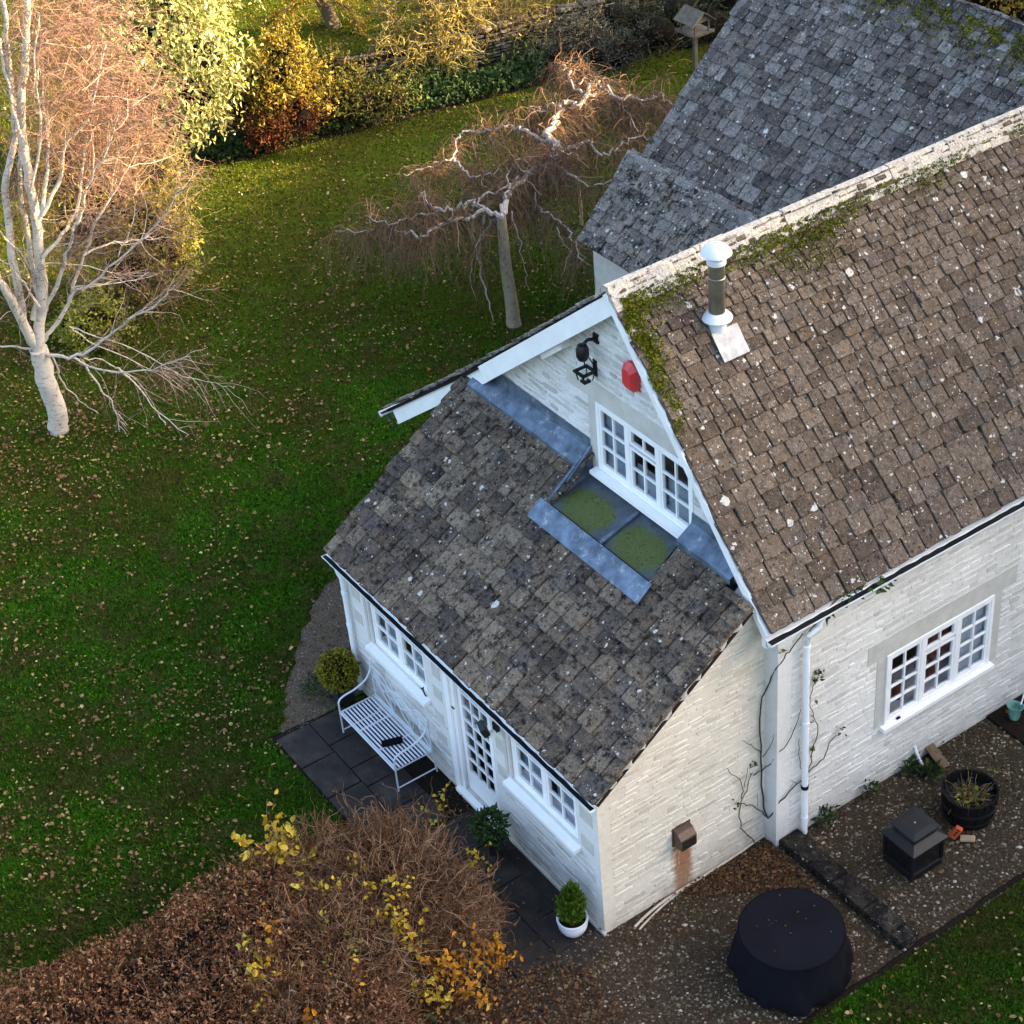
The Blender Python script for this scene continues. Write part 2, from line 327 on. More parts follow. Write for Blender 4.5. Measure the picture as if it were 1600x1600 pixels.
    c = k.ramp(k.noise(3.5, 4), [(.3, (.035, .045, .055)), (.7, (.085, .105, .125))])
    x_, y_, z_ = k.xyz()
    msk = None
    for cx, cy in ((-2.95, 2.15), (-1.85, 2.18)):
        dx = k.math('MULTIPLY', k.math('SUBTRACT', x_, cx), 1.9); dy = k.math('MULTIPLY', k.math('SUBTRACT', y_, cy), 2.9)
        d = k.math('SQRT', k.math('ADD', k.math('MULTIPLY', dx, dx), k.math('MULTIPLY', dy, dy)))
        msk = d if msk is None else k.math('MINIMUM', msk, d)
    dd = k.math('ADD', msk, k.math('MULTIPLY', k.math('SUBTRACT', k.noise(5, 6, .7), .5), 1.1))
    mk = k.ramp(dd, [(.75, .96), (1.6, 0)])
    c = k.mix(mk, c, k.ramp(k.noise(30, 5, .8), [(.3, (.028, .042, .005)), (.7, (.10, .125, .012))]))
    c = k.mix(k.ramp(k.noise(21, 3, .6, off=3), [(.70, 0), (.73, .9)]), c, (.30, .33, .26))
    nt.links.new(c, b.inputs['Base Color']); b.inputs['Roughness'].default_value = .6; b.inputs['Metallic'].default_value = .1
    nt.links.new(k.bump(k.noise(22, 5), .4, .01), b.inputs['Normal'])
    M['leadflat'] = mt
mats()

# ------------------------------------------------------------------ objects and meshes
def put(o, parent=None, label=None, cat=None, group=None, kind=None):
    COL.objects.link(o)
    if parent is not None:
        o.parent = parent
        o.matrix_parent_inverse = Matrix.Translation(parent.location).inverted() if parent.type == 'EMPTY' else Matrix.Identity(4)
    for k_, v_ in (('label', label), ('category', cat), ('group', group), ('kind', kind)):
        if v_: o[k_] = v_
    return o
def thing(name, loc, label, cat, group=None):
    o = bpy.data.objects.new(name, None); o.location = [float(x) for x in loc]; o.empty_display_size = .2
    return put(o, None, label, cat, group)
def mesh_obj(name, me, mat, parent=None, **kw):
    o = bpy.data.objects.new(name, me)
    if mat is not None and not me.materials: me.materials.append(mat)
    return put(o, parent, **kw)

def np_mesh(name, V, F, mat, smooth=False, rnd=None):
    """mesh from numpy arrays; F is (n,3) or (n,4); rnd is one value per vertex"""
    me = bpy.data.meshes.new(name); V = np.asarray(V, np.float32); F = np.asarray(F, np.int32)
    n, kk = F.shape
    me.vertices.add(len(V)); me.vertices.foreach_set('co', V.ravel())
    me.loops.add(n*kk); me.loops.foreach_set('vertex_index', F.ravel())
    me.polygons.add(n); me.polygons.foreach_set('loop_start', np.arange(0, n*kk, kk, dtype=np.int32))
    me.polygons.foreach_set('use_smooth', np.full(n, smooth, dtype=bool))
    if rnd is not None:
        a = me.attributes.new('rnd', 'FLOAT', 'POINT'); a.data.foreach_set('value', np.asarray(rnd, np.float32))
    me.update(calc_edges=True); me.materials.append(mat); return me

class MB:
    def __init__(s): s.v = []; s.f = []
    def add(s, vs_, fs_):
        o = len(s.v); s.v += [tuple(float(c) for c in p) for p in vs_]; s.f += [tuple(i+o for i in f) for f in fs_]; return s
    def box(s, a, b):
        x0, y0, z0 = np.minimum(a, b); x1, y1, z1 = np.maximum(a, b)
        return s.add([(x0,y0,z0),(x1,y0,z0),(x1,y1,z0),(x0,y1,z0),(x0,y0,z1),(x1,y0,z1),(x1,y1,z1),(x0,y1,z1)],
                     [(3,2,1,0),(4,5,6,7),(0,1,5,4),(1,2,6,5),(2,3,7,6),(3,0,4,7)])
    def obox(s, c, ax, half):
        """box at centre c, axes ax (three unit vectors), half sizes"""
        c = np.asarray(c, float); A = [np.asarray(a, float)*h for a, h in zip(ax, half)]
        P = [c+sx*A[0]+sy*A[1]+sz*A[2] for sz in (-1, 1) for sx, sy in ((-1,-1),(1,-1),(1,1),(-1,1))]
        return s.add(P, [(3,2,1,0),(4,5,6,7),(0,1,5,4),(1,2,6,5),(2,3,7,6),(3,0,4,7)])
    def bar(s, p, q, w, h, up=(0,0,1)):
        p, q = np.asarray(p, float), np.asarray(q, float); d = q-p; L = np.linalg.norm(d); d /= L
        x = np.cross(d, up)
        if np.linalg.norm(x) < 1e-3: x = np.cross(d, (1, 0, 0))
        x /= np.linalg.norm(x); y = np.cross(x, d)
        return s.obox((p+q)/2, (d, x, y), (L/2, w/2, h/2))
    def prism(s, poly, d):
        """planar polygon (3-D points) pushed along vector d"""
        n = len(poly); P = [np.asarray(p, float) for p in poly]; d = np.asarray(d, float)
        nrm = np.zeros(3)
        for i in range(n): nrm += np.cross(P[i], P[(i+1) % n])
        if nrm@d > 0: P = P[::-1]
        return s.add(P+[p+d for p in P], [tuple(range(n)), tuple(range(2*n-1, n-1, -1))]+[(i, n+i, n+(i+1) % n, (i+1) % n) for i in range(n)])
    def tube(s, pts, rad, n=6, cap=True):
        P = [np.asarray(p, float) for p in pts]; K = len(P)
        rr = rad if hasattr(rad, '__len__') else [rad]*K
        ref = np.array([.31, .17, .93]); vs_ = []
        for i in range(K):
            t = P[min(i+1, K-1)]-P[max(i-1, 0)]; t /= (np.linalg.norm(t)+1e-9)
            a = np.cross(t, ref)
            if np.linalg.norm(a) < .15: a = np.cross(t, (1, 0, 0))
            a /= np.linalg.norm(a); b = np.cross(t, a)
            for j in range(n):
                th = 2*math.pi*j/n; vs_.append(P[i]+rr[i]*(math.cos(th)*a+math.sin(th)*b))
        fs_ = [(i*n+j, i*n+(j+1) % n, (i+1)*n+(j+1) % n, (i+1)*n+j) for i in range(K-1) for j in range(n)]
        if cap: fs_ += [tuple(range(n-1, -1, -1)), tuple((K-1)*n+j for j in range(n))]
        return s.add(vs_, fs_)
    def lathe(s, prof, c=(0,0,0), n=24, wob=None):
        """profile [(r,z)..] spun round z at c"""
        vs_ = []; K = len(prof)
        for i, (r_, z_) in enumerate(prof):
            for j in range(n):
                th = 2*math.pi*j/n; q = r_*(wob(i, th) if wob else 1)
                vs_.append((c[0]+q*math.cos(th), c[1]+q*math.sin(th), c[2]+z_))
        fs_ = [(i*n+j, i*n+(j+1) % n, (i+1)*n+(j+1) % n, (i+1)*n+j) for i in range(K-1) for j in range(n)]
        fs_ += [tuple(range(n-1, -1, -1)), tuple((K-1)*n+j for j in range(n))]
        return s.add(vs_, fs_)
    def build(s, name, mat, parent=None, smooth=False, bevel=0, **kw):
        me = bpy.data.meshes.new(name); me.from_pydata(s.v, [], s.f); me.materials.append(mat)
        if smooth: me.polygons.foreach_set('use_smooth', np.ones(len(me.polygons), bool))
        me.update()
        o = mesh_obj(name, me, None, parent, **kw)
        if bevel:
            b = o.modifiers.new('bevel', 'BEVEL'); b.width = bevel; b.segments = 2; b.limit_method = 'ANGLE'
        if smooth:
            e = o.modifiers.new('edge', 'EDGE_SPLIT'); e.split_angle = R(42)
        return o

# ------------------------------------------------------------------ foliage and twigs in numpy
def unit(a): return a/(np.linalg.norm(a, axis=-1, keepdims=True)+1e-9)
def leaves(P, D, size, aspect=.55, fold=.18, up=None, rnd=None, spread=.6):
    """one folded leaf (two triangles each side -> 2 quads) per point P heading along D"""
    n = len(P); D = unit(np.asarray(D)+RNG.normal(0, spread, (n, 3)))
    S = unit(np.cross(D, RNG.normal(0, 1, (n, 3)) if up is None else np.asarray(up)+RNG.normal(0, .35, (n, 3))))
    N = np.cross(S, D)
    sz = (size*np.clip(RNG.lognormal(-.05, .38, n), .4, 2.0))[:, None]; w = sz*aspect*.5
    a = P; b = P+D*sz*.45+S*w+N*sz*fold; c = P+D*sz; d = P+D*sz*.45-S*w+N*sz*fold
    V = np.stack([a, b, c, d], 1).reshape(-1, 3); i = np.arange(n)[:, None]*4
    F = np.concatenate([i+[0, 1, 2], i+[0, 2, 3]], 0)
    r = RNG.uniform(0, 1, n) if rnd is None else rnd
    return V, F, np.repeat(r, 4)
def twigs(L, r0, r1, rnd=None):
    """L is (n,K,3) polylines -> three-sided tapering tubes"""
    L = np.asarray(L); n, K, _ = L.shape
    T = np.gradient(L, axis=1); T = unit(T)
    A = unit(np.cross(T, np.array([.3, .2, .93])+RNG.normal(0, .05, (n, 1, 3)))); B = np.cross(T, A)
    rad = (np.linspace(1, 0, K)[None, :]*np.reshape(r0, (-1, 1))+np.linspace(0, 1, K)[None, :]*np.reshape(r1, (-1, 1)))*np.ones((n, 1))
    V = np.stack([L+rad[..., None]*(math.cos(t)*A+math.sin(t)*B) for t in (0, 2.094, 4.189)], 2)   # n,K,3sides,3
    V = V.reshape(-1, 3); base = (np.arange(n)*K*3)[:, None]
    q = []
    for i in range(K-1):
        for j in range(3):
            q.append([i*3+j, i*3+(j+1) % 3, (i+1)*3+(j+1) % 3, (i+1)*3+j])
    F = (base[:, :, None]+np.array(q)[None]).reshape(-1, 4)
    r = RNG.uniform(0, 1, n) if rnd is None else rnd
    return V, F, np.repeat(r, K*3)
def leaf_obj(name, parts, mat, parent=None, smooth=False, **kw):
    if parent is not None: kw.setdefault('kind', 'stuff')
    V = []; F = []; Rn = []; o = 0
    for v, f, r in parts: V.append(v); F.append(f+o); Rn.append(r); o += len(v)
    return mesh_obj(name, np_mesh(name, np.concatenate(V), np.concatenate(F), mat, smooth, np.concatenate(Rn)), None, parent, **kw)
def ball_pts(c, rad, n, lo=.7, hi=1.02, zmin=None, lump=.25):
    """points through the outer shell of a lumpy ellipsoid and the outward direction at each"""
    D = unit(RNG.normal(0, 1, (n*2, 3)))
    if zmin is not None: D = D[D[:, 2] > zmin]
    D = D[:n]
    k1 = np.array([2.1, 1.3, 1.7]); ph = RNG.uniform(0, 6, 3)
    lum = 1+lump*(np.sin(D@(k1*2.2)+ph[0])*np.sin(D@(k1[::-1]*2.7)+ph[1]))
    r = RNG.uniform(lo**2, hi**2, len(D))**.5
    return np.asarray(c)+D*(r*lum)[:, None]*np.asarray(rad), D
def wander(S, D, length, K=4, kink=.3, droop=0.0):
    """bending polylines from starts S along D"""
    n = len(S); D = unit(np.asarray(D, float)); P = [np.asarray(S, float)]; st = np.reshape(length, (-1, 1))/(K-1)
    for i in range(K-1):
        D = unit(D+RNG.normal(0, kink, (n, 3))+np.array([0, 0, -droop]))
        P.append(P[-1]+D*st)
    return np.stack(P, 1)
def along(paths, n, lo=.25, hi=1.0):
    """n random points (and tangents) along a list of polylines"""
    Ls = [np.linalg.norm(np.diff(p, axis=0), axis=1).sum() for p in paths]
    ix = RNG.choice(len(paths), n, p=np.array(Ls)/sum(Ls)); P = np.zeros((n, 3)); T = np.zeros((n, 3)); W = np.zeros(n)
    for q in range(n):
        p = paths[ix[q]]; t = RNG.uniform(lo, hi)*(len(p)-1); i = min(int(t), len(p)-2); f = t-i
        P[q] = p[i]*(1-f)+p[i+1]*f; T[q] = p[i+1]-p[i]; W[q] = t/(len(p)-1)
    return P, unit(T), W
def smooth_path(P, k=3):
    """Catmull-Rom resample"""
    P = [np.asarray(p, float) for p in P]; Q = [2*P[0]-P[1]]+P+[2*P[-1]-P[-2]]; out = []
    for i in range(1, len(Q)-2):
        for j in range(k):
            t = j/k; a, b, c, d = Q[i-1], Q[i], Q[i+1], Q[i+2]
            out.append(.5*((2*b)+(c-a)*t+(2*a-5*b+4*c-d)*t*t+(3*b-a-3*c+d)*t**3))
    out.append(P[-1]); return np.array(out)

# ------------------------------------------------------------------ stone tile slopes
TILEV = []
def make_tile_meshes():
    rr = random.Random(3)
    for q in range(8):
        j = lambda a: rr.uniform(-a, a)
        out = [(-.5, .05+j(.04)), (-.44+j(.03), .0+j(.012)), (-.1+j(.1), j(.018)), (.25+j(.1), j(.018)), (.45+j(.03), j(.012)), (.5, .06+j(.04)), (.5+j(.012), .55), (.5, 1), (-.5, 1), (-.5+j(.012), .5)]
        n = len(out); V = []
        for (x, y) in out: V.append((x, y, 0.0))
        for (x, y) in out: V.append((x, y, .62+j(.06)))
        for (x, y) in out: V.append((x*.955, .5+(y-.5)*.965, 1.0+j(.10)))
        F = [tuple(range(2*n, 3*n))]
        for i in range(n):
            k_ = (i+1) % n
            F.append((i, k_, n+k_, n+i)); F.append((n+i, n+k_, 2*n+k_, 2*n+i))
        TILEV.append((np.array(V), F))
make_tile_meshes()
def tile_slope(host, O, u, s, amin, amax, courses, mat, wfun, keep=None, cap=300, seed=1, thick=.02, name='tile', lmax=None):
    """courses of stone tiles on the plane O + a*u + b*s; the biggest in view become objects, the rest one joined part"""
    rr = random.Random(seed); O, u, s = (np.asarray(x, float) for x in (O, u, s)); nrm = np.cross(u, s)
    if nrm[2] < 0: nrm = -nrm
    flip = np.cross(u, s)@nrm < 0
    b = 0.0; items = []
    for ci, e in enumerate(courses):
        a = amin+rr.uniform(-.03, .02)
        while a < amax-.05:
            w = wfun(e)*rr.uniform(.68, 1.38)
            if a+w > amax-.07: w = amax-a+rr.uniform(-.015, .025)
            L = min(e*1.75, e+.22)
            if lmax: L = min(L, lmax(a+w/2, b))
            if keep is None or keep(a+w/2, b, w, e):
                items.append((a, b+rr.uniform(-.012, .012), w, L, e, rr.uniform(-.03, .03), rr.uniform(.7, 1.45)*thick, rr.randrange(8), rr.uniform(-.005, .010)))
            a += w
        b += e
    C = np.array([O+(a+w/2)*u+(bb+e/2)*s for a, bb, w, L, e, *_ in items]); px = proj(C)
    depth = (C-CAM)@fw
    inv = (px[:, 0] > -20) & (px[:, 0] < 1620) & (px[:, 1] > -20) & (px[:, 1] < 1620)
    area = np.array([it[2]*it[4] for it in items])/depth**2
    order = sorted(range(len(items)), key=lambda i: -(area[i] if inv[i] else 0))
    single = set(i for i in order[:cap] if inv[i])
    me8 = []
    for V, F in TILEV:
        me = bpy.data.meshes.new(name); W = V.copy()
        if flip: W[:, 0] *= -1; F = [f[::-1] for f in F]
        me.from_pydata([tuple(v) for v in W], [], F); me.materials.append(mat); me.update(); me8.append(me)
    jv, jf, jr = [], [], []; o = 0
    for i, (a, bb, w, L, e, rot, th, var, lift) in enumerate(items):
        c, s_ = math.cos(rot), math.sin(rot)
        X = u*c+s*s_; Y0 = s*c-u*s_
        tilt = math.atan2(thick*1.5, L); Y = Y0*math.cos(tilt)-nrm*math.sin(tilt); Z = nrm*math.cos(tilt)+Y0*math.sin(tilt)
        base = O+(a+w/2)*u+bb*s+nrm*(thick*1.6+lift)
        mx = np.stack([X*(w-.018), Y*L, Z*th], 1)
        if i in single:
            ob = bpy.data.objects.new(name, me8[var]); COL.objects.link(ob); ob.parent = host
            ob.matrix_local = Matrix([[*mx[r_], base[r_]-host.location[r_]] for r_ in range(3)]+[[0, 0, 0, 1]])
        else:
            V, F = TILEV[var]; W = V.copy()
            if flip: W[:, 0] *= -1
            jv.append(W@mx.T+base); jf += [tuple(x+o for x in (f[::-1] if flip else f)) for f in F]; o += len(V); jr += [rr.random()]*len(V)
    if jv:
        me = bpy.data.meshes.new('distant_tiles'); me.from_pydata(np.concatenate(jv).tolist(), [], jf); me.materials.append(mat)
        at = me.attributes.new('rnd', 'FLOAT', 'POINT'); at.data.foreach_set('value', np.array(jr, np.float32)); me.update()
        ob = mesh_obj('distant_tiles', me, None, host, kind='stuff')
        ob.matrix_parent_inverse = Matrix.Translation(host.location).inverted()
    return len(items)

# ------------------------------------------------------------------ rubble walling
def clip_poly(P, ax, val, keep_less):
    out = []
    for i in range(len(P)):
        a, b = P[i], P[(i+1) % len(P)]
        ina = (a[ax] <= val) == keep_less or abs(a[ax]-val) < 1e-9; inb = (b[ax] <= val) == keep_less or abs(b[ax]-val) < 1e-9
        if ina: out.append(a)
        if ina != inb:
            t = (val-a[ax])/(b[ax]-a[ax]); out.append(tuple(a[k_]+(b[k_]-a[k_])*t for k_ in (0, 1)))
    return out
def wall_pieces(poly, holes):
    """2-D polygon minus rectangles -> convex pieces"""
    pieces = [poly]
    for (x0, z0, x1, z1) in holes:
        nxt = []
        for p in pieces:
            l = clip_poly(p, 0, x0, True); r_ = clip_poly(p, 0, x1, False)
            mid = clip_poly(clip_poly(p, 0, x0, False), 0, x1, True) if p else []
            lo = clip_poly(mid, 1, z0, True) if len(mid) > 2 else []; hi = clip_poly(mid, 1, z1, False) if len(mid) > 2 else []
            nxt += [q for q in (l, r_, lo, hi) if len(q) > 2 and abs(sum(q[i][0]*q[(i+1) % len(q)][1]-q[(i+1) % len(q)][0]*q[i][1] for i in range(len(q)))) > 1e-4]
        pieces = nxt
    return pieces
STONEV = []
def make_stone_meshes():
    rr = random.Random(8)
    for q in range(10):
        j = lambda a: rr.uniform(-a, a); n = 8
        ring = []
        for i, (x, y) in enumerate(((-.5, -.30), (-.36, -.5), (.34, -.5), (.5, -.28), (.5, .30), (.36, .5), (-.34, .5), (-.5, .28))):
            ring.append((x+j(.04), y+j(.13)))
        V = [(x, y, 0) for x, y in ring]+[(x*.985, y*.94, .6) for x, y in ring]+[(x*.84+j(.02), y*.66+j(.05), 1+j(.22)) for x, y in ring]
        F = [tuple(range(16, 24))]
        for i in range(n):
            k_ = (i+1) % n; F.append((i, k_, n+k_, n+i)); F.append((n+i, n+k_, 16+k_, 16+i))
        STONEV.append((np.array(V, float), F))
make_stone_meshes()
def rubble(host, O, u, v, nrm, poly, holes, mat, cap=120, rows=(.07, .13), widths=(.16, .5), proud=.012, gap=.012, seed=2, name='stone', skip=0):
    """irregular stone courses over a 2-D polygon (u,v coordinates), each stone slightly proud of the wall plane"""
    rr = random.Random(seed); O, u, v, nrm = (np.asarray(x, float) for x in (O, u, v, nrm)); items = []
    zs = [p[1] for p in poly]; z = min(zs)+.015
    while z < max(zs)-.04:
        h = rr.uniform(*rows); ivs = None
        for zz in (z+.004, z+h/2, z+h-.004):
            xs = []
            for i in range(len(poly)):
                a, b = poly[i], poly[(i+1) % len(poly)]
                if (a[1] <= zz) != (b[1] <= zz): xs.append(a[0]+(b[0]-a[0])*(zz-a[1])/(b[1]-a[1]))
            xs.sort(); iv = [(xs[i], xs[i+1]) for i in range(0, len(xs)-1, 2)]
            for (hx0, hz0, hx1, hz1) in holes:
                if hz0 < zz < hz1:
                    iv = [q for a, b in iv for q in ((a, min(b, hx0)), (max(a, hx1), b)) if q[1]-q[0] > .03]
            ivs = iv if ivs is None else [(max(a, c), min(b, d)) for a, b in ivs for c, d in iv if min(b, d)-max(a, c) > .05]
        for a, b in ivs:
            x = a+.008
            while x < b-.05:
                w = rr.uniform(*widths)*(.6+h/rows[1]*.5)
                if x+w > b-.1: w = b-.006-x
                items.append((x, z+rr.uniform(-.010, .010), w, h*rr.uniform(.70, 1.05), rr.uniform(.3, 1.25)*proud, rr.randrange(10), rr.uniform(-.04, .04))); x += w
        z += h
    if skip: items = [it for it in items if rr.random() > skip]
    C = np.array([O+(x+w/2)*u+(zz+h/2)*v for x, zz, w, h, *_ in items]); px = proj(C)
    inv = (px[:, 0] > 0) & (px[:, 0] < 1600) & (px[:, 1] > 0) & (px[:, 1] < 1600)
    order = sorted(range(len(items)), key=lambda i: -(items[i][2]*items[i][3] if inv[i] else 0)); single = set(i for i in order[:cap] if inv[i])
    flip = np.cross(u, v)@nrm < 0; ms_ = []
    for V, F in STONEV:
        me = bpy.data.meshes.new(name); W = V.copy()
        if flip: W[:, 0] *= -1; F = [f[::-1] for f in F]
        me.from_pydata([tuple(q) for q in W], [], F); me.materials.append(mat); me.update(); ms_.append(me)
    jv, jf, jr = [], [], []; o = 0; hl = np.array(host.location)
    for i, (x, zz, w, h, pr_, var, rot) in enumerate(items):
        c, s_ = math.cos(rot), math.sin(rot)
        mx = np.stack([(u*c+v*s_)*(w-gap), (v*c-u*s_)*(h-gap), nrm*pr_], 1); base = O+(x+w/2)*u+(zz+h/2)*v
        if i in single:
            ob = bpy.data.objects.new(name, ms_[var]); COL.objects.link(ob); ob.parent = host
            ob.matrix_local = Matrix([[*mx[r_], base[r_]-hl[r_]] for r_ in range(3)]+[[0, 0, 0, 1]])
        else:
            V, F = STONEV[var]; W = V.copy()
            if flip: W[:, 0] *= -1
            jv.append(W@mx.T+base); jf += [tuple(q+o for q in (f[::-1] if flip else f)) for f in F]; o += len(V); jr += [rr.random()]*len(V)
    if jv:
        me = bpy.data.meshes.new('small_stones'); me.from_pydata(np.concatenate(jv).tolist(), [], jf); me.materials.append(mat)
        at = me.attributes.new('rnd', 'FLOAT', 'POINT'); at.data.foreach_set('value', np.array(jr, np.float32)); me.update()
        ob = mesh_obj('small_stones', me, None, host, kind='stuff')
        if host.type == 'EMPTY': ob.matrix_parent_inverse = Matrix.Translation(host.location).inverted()
    return len(items)

# ================================================================== BUILDINGS
X_, Y_, Z_ = np.eye(3)
YG = 2.65            # gable wall plane of the house
XW = 0.22            # long wall plane
def panel(host, name, pieces, O, u, v, nrm, th, mat):
    mb = MB(); O = np.asarray(O, float)
    for p in pieces: mb.prism([O+a*u+b*v for a, b in p], -np.asarray(nrm)*th)
    return mb.build(name, mat, host)

def window(host, O, u, v, nrm, w, h, lights, name='window', fr=.055, bar=.024, sash=.04, jamb=None):
    """casement window: outer frame mesh with casements (sash and glazing bars) and single panes under it.
    lights: list of (x0, x1, [(z0, z1, columns, rows)..]) as fractions of the size"""
    O, u, v, nrm = (np.asarray(q, float) for q in (O, u, v, nrm)); ax = (u, v, nrm)
    mb = MB(); cb = lambda x, z, d, hx, hz, hd: mb.obox(O+u*x+v*z+nrm*d, ax, (hx, hz, hd))
    cb(fr/2, h/2, 0, fr/2, h/2, .045); cb(w-fr/2, h/2, 0, fr/2, h/2, .045)
    cb(w/2, fr/2, 0, w/2-fr, fr/2, .044); cb(w/2, h-fr/2, 0, w/2-fr, fr/2, .044)
    for (x0, x1, cells) in lights[1:]: cb(x0*w, h/2, .0, .032, h/2-fr, .043)
    wo_ = mb.build(name, M['white'], host)
    n = len(lights)
    for li, (x0, x1, cells) in enumerate(lights):
        a = x0*w+(fr if li == 0 else .032); b = x1*w-(fr if li == n-1 else .032)
        for (z0, z1, nc, nr) in cells:
            c = z0*h+(fr if z0 == 0 else .018); d = z1*h-(fr if z1 == 1 else .018)
            mb = MB(); hw = .022
            def cc(x, z, hx, hz, hd=.022, dd=.012): mb.obox(O+u*x+v*z+nrm*dd, ax, (hx, hz, hd))
            cc(a+sash/2, (c+d)/2, sash/2, (d-c)/2); cc(b-sash/2, (c+d)/2, sash/2, (d-c)/2)
            cc((a+b)/2, c+sash/2, (b-a)/2-sash, sash/2, .0215); cc((a+b)/2, d-sash/2, (b-a)/2-sash, sash/2, .0215)
            A, B, C_, D_ = a+sash, b-sash, c+sash, d-sash
            for i in range(1, nc): cc(A+(B-A)*i/nc, (C_+D_)/2, bar/2, (D_-C_)/2, .018)
            for i in range(1, nr): cc((A+B)/2, C_+(D_-C_)*i/nr, (B-A)/2, bar/2, .0175)
            mb.build('casement', M['white'], wo_)
            for i in range(nc):
                for j in range(nr):
                    p = MB(); px_ = A+(B-A)*(i+.5)/nc; pz = C_+(D_-C_)*(j+.5)/nr
                    t = RNG.uniform(-.012, .012, 2); nn = unit(nrm+u*t[0]+v*t[1]); uu = unit(u-nn*(u@nn)); vv = np.cross(nn, uu)*(1 if np.cross(nn, uu)@v > 0 else -1)
                    p.obox(O+u*px_+v*pz+nrm*.004, (uu, vv, nn), ((B-A)/nc/2+.002, (D_-C_)/nr/2+.002, .002))
                    p.build('pane', M['glass'], wo_)
    return wo_

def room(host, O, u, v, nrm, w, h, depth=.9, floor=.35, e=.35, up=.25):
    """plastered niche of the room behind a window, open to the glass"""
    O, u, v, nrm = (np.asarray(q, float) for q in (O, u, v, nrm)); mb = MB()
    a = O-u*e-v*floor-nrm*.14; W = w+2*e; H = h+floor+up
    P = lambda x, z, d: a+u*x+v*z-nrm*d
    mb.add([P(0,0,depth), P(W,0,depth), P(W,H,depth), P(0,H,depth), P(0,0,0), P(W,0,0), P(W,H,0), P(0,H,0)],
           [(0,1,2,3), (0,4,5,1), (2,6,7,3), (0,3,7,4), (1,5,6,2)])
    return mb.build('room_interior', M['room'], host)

def gutter(host, p, q, r=.06, silt_shade=True, name='gutter', back=None):
    p, q = np.asarray(p, float), np.asarray(q, float); d = unit(q-p); sd_ = unit(np.cross(d, Z_)); mb = MB(); n = 7
    ring = lambda rr, lift=0: [(-math.cos(math.pi*i/(n-1))*rr, -math.sin(math.pi*i/(n-1))*rr+lift) for i in range(n)]
    A = ring(r); B = ring(r-.009)
    prof = A+B[::-1]; m_ = len(prof)
    V = [e+sd_*x+Z_*z for e in (p, q) for x, z in prof]
    mb.add(V, [(i, (i+1) % m_, m_+(i+1) % m_, m_+i) for i in range(m_)]+[tuple(range(n)), tuple(range(m_+n-1, m_-1, -1))])
    L = np.linalg.norm(q-p)
    for t in np.arange(.25, L, 1.6):     # union straps
        c = p+d*t
        V = [e+sd_*x*1.09+Z_*z*1.09 for e in (c-d*.025, c+d*.025) for x, z in prof]
        mb.add(V, [(i, (i+1) % m_, m_+(i+1) % m_, m_+i) for i in range(m_)]+[tuple(range(m_-1, -1, -1)), tuple(range(m_, 2*m_))])
    g = mb.build(name, M['plastic'], host)
    if silt_shade:
        s_ = MB(); k = max(6, int(L/.12)); rr = random.Random(int(L*100))
        V = []; F = []
        for i in range(k+1):
            c = p+d*(L*i/k)
            for x in (-.9, 0, .9): V.append(c+sd_*x*(r-.012)*.98+Z_*(-.012+rr.uniform(-.012, .012)-(0 if x else .006)))
        for i in range(k):
            for j in range(2): F.append((i*3+j, i*3+j+1, i*3+j+4, i*3+j+3))
        s_.add(V, F); s_.build('silt_shade', M['black'], g)  # black strip holds both silt and the shadow inside the gutter
    return g

def downpipe(host, pts, r=.036, straps=(), shoe=None):
    mb = MB(); mb.tube(pts, r, 10)
    o = mb.build('downpipe', M['plastic'], host, smooth=True)
    for z, blk in straps:
        p0, p1 = np.asarray(pts[-2], float), np.asarray(pts[-1], float); t = (z-p0[2])/(p1[2]-p0[2]); c = p0+(p1-p0)*t
        b = MB(); b.tube([c-Z_*.03, c+Z_*.03], r+.008, 10); b.build('pipe_clip', M['black'] if blk else M['plastic'], o)
    return o

def bump_mat_moss(host, pts, nrm, n, size, name='moss', mat='moss'):
    P = np.asarray(pts); D = np.tile(np.asarray(nrm, float), (len(P), 1))
    return leaf_obj(name, [leaves(P, D, size, .9, .25, spread=.8)], M[mat], host, kind='stuff')

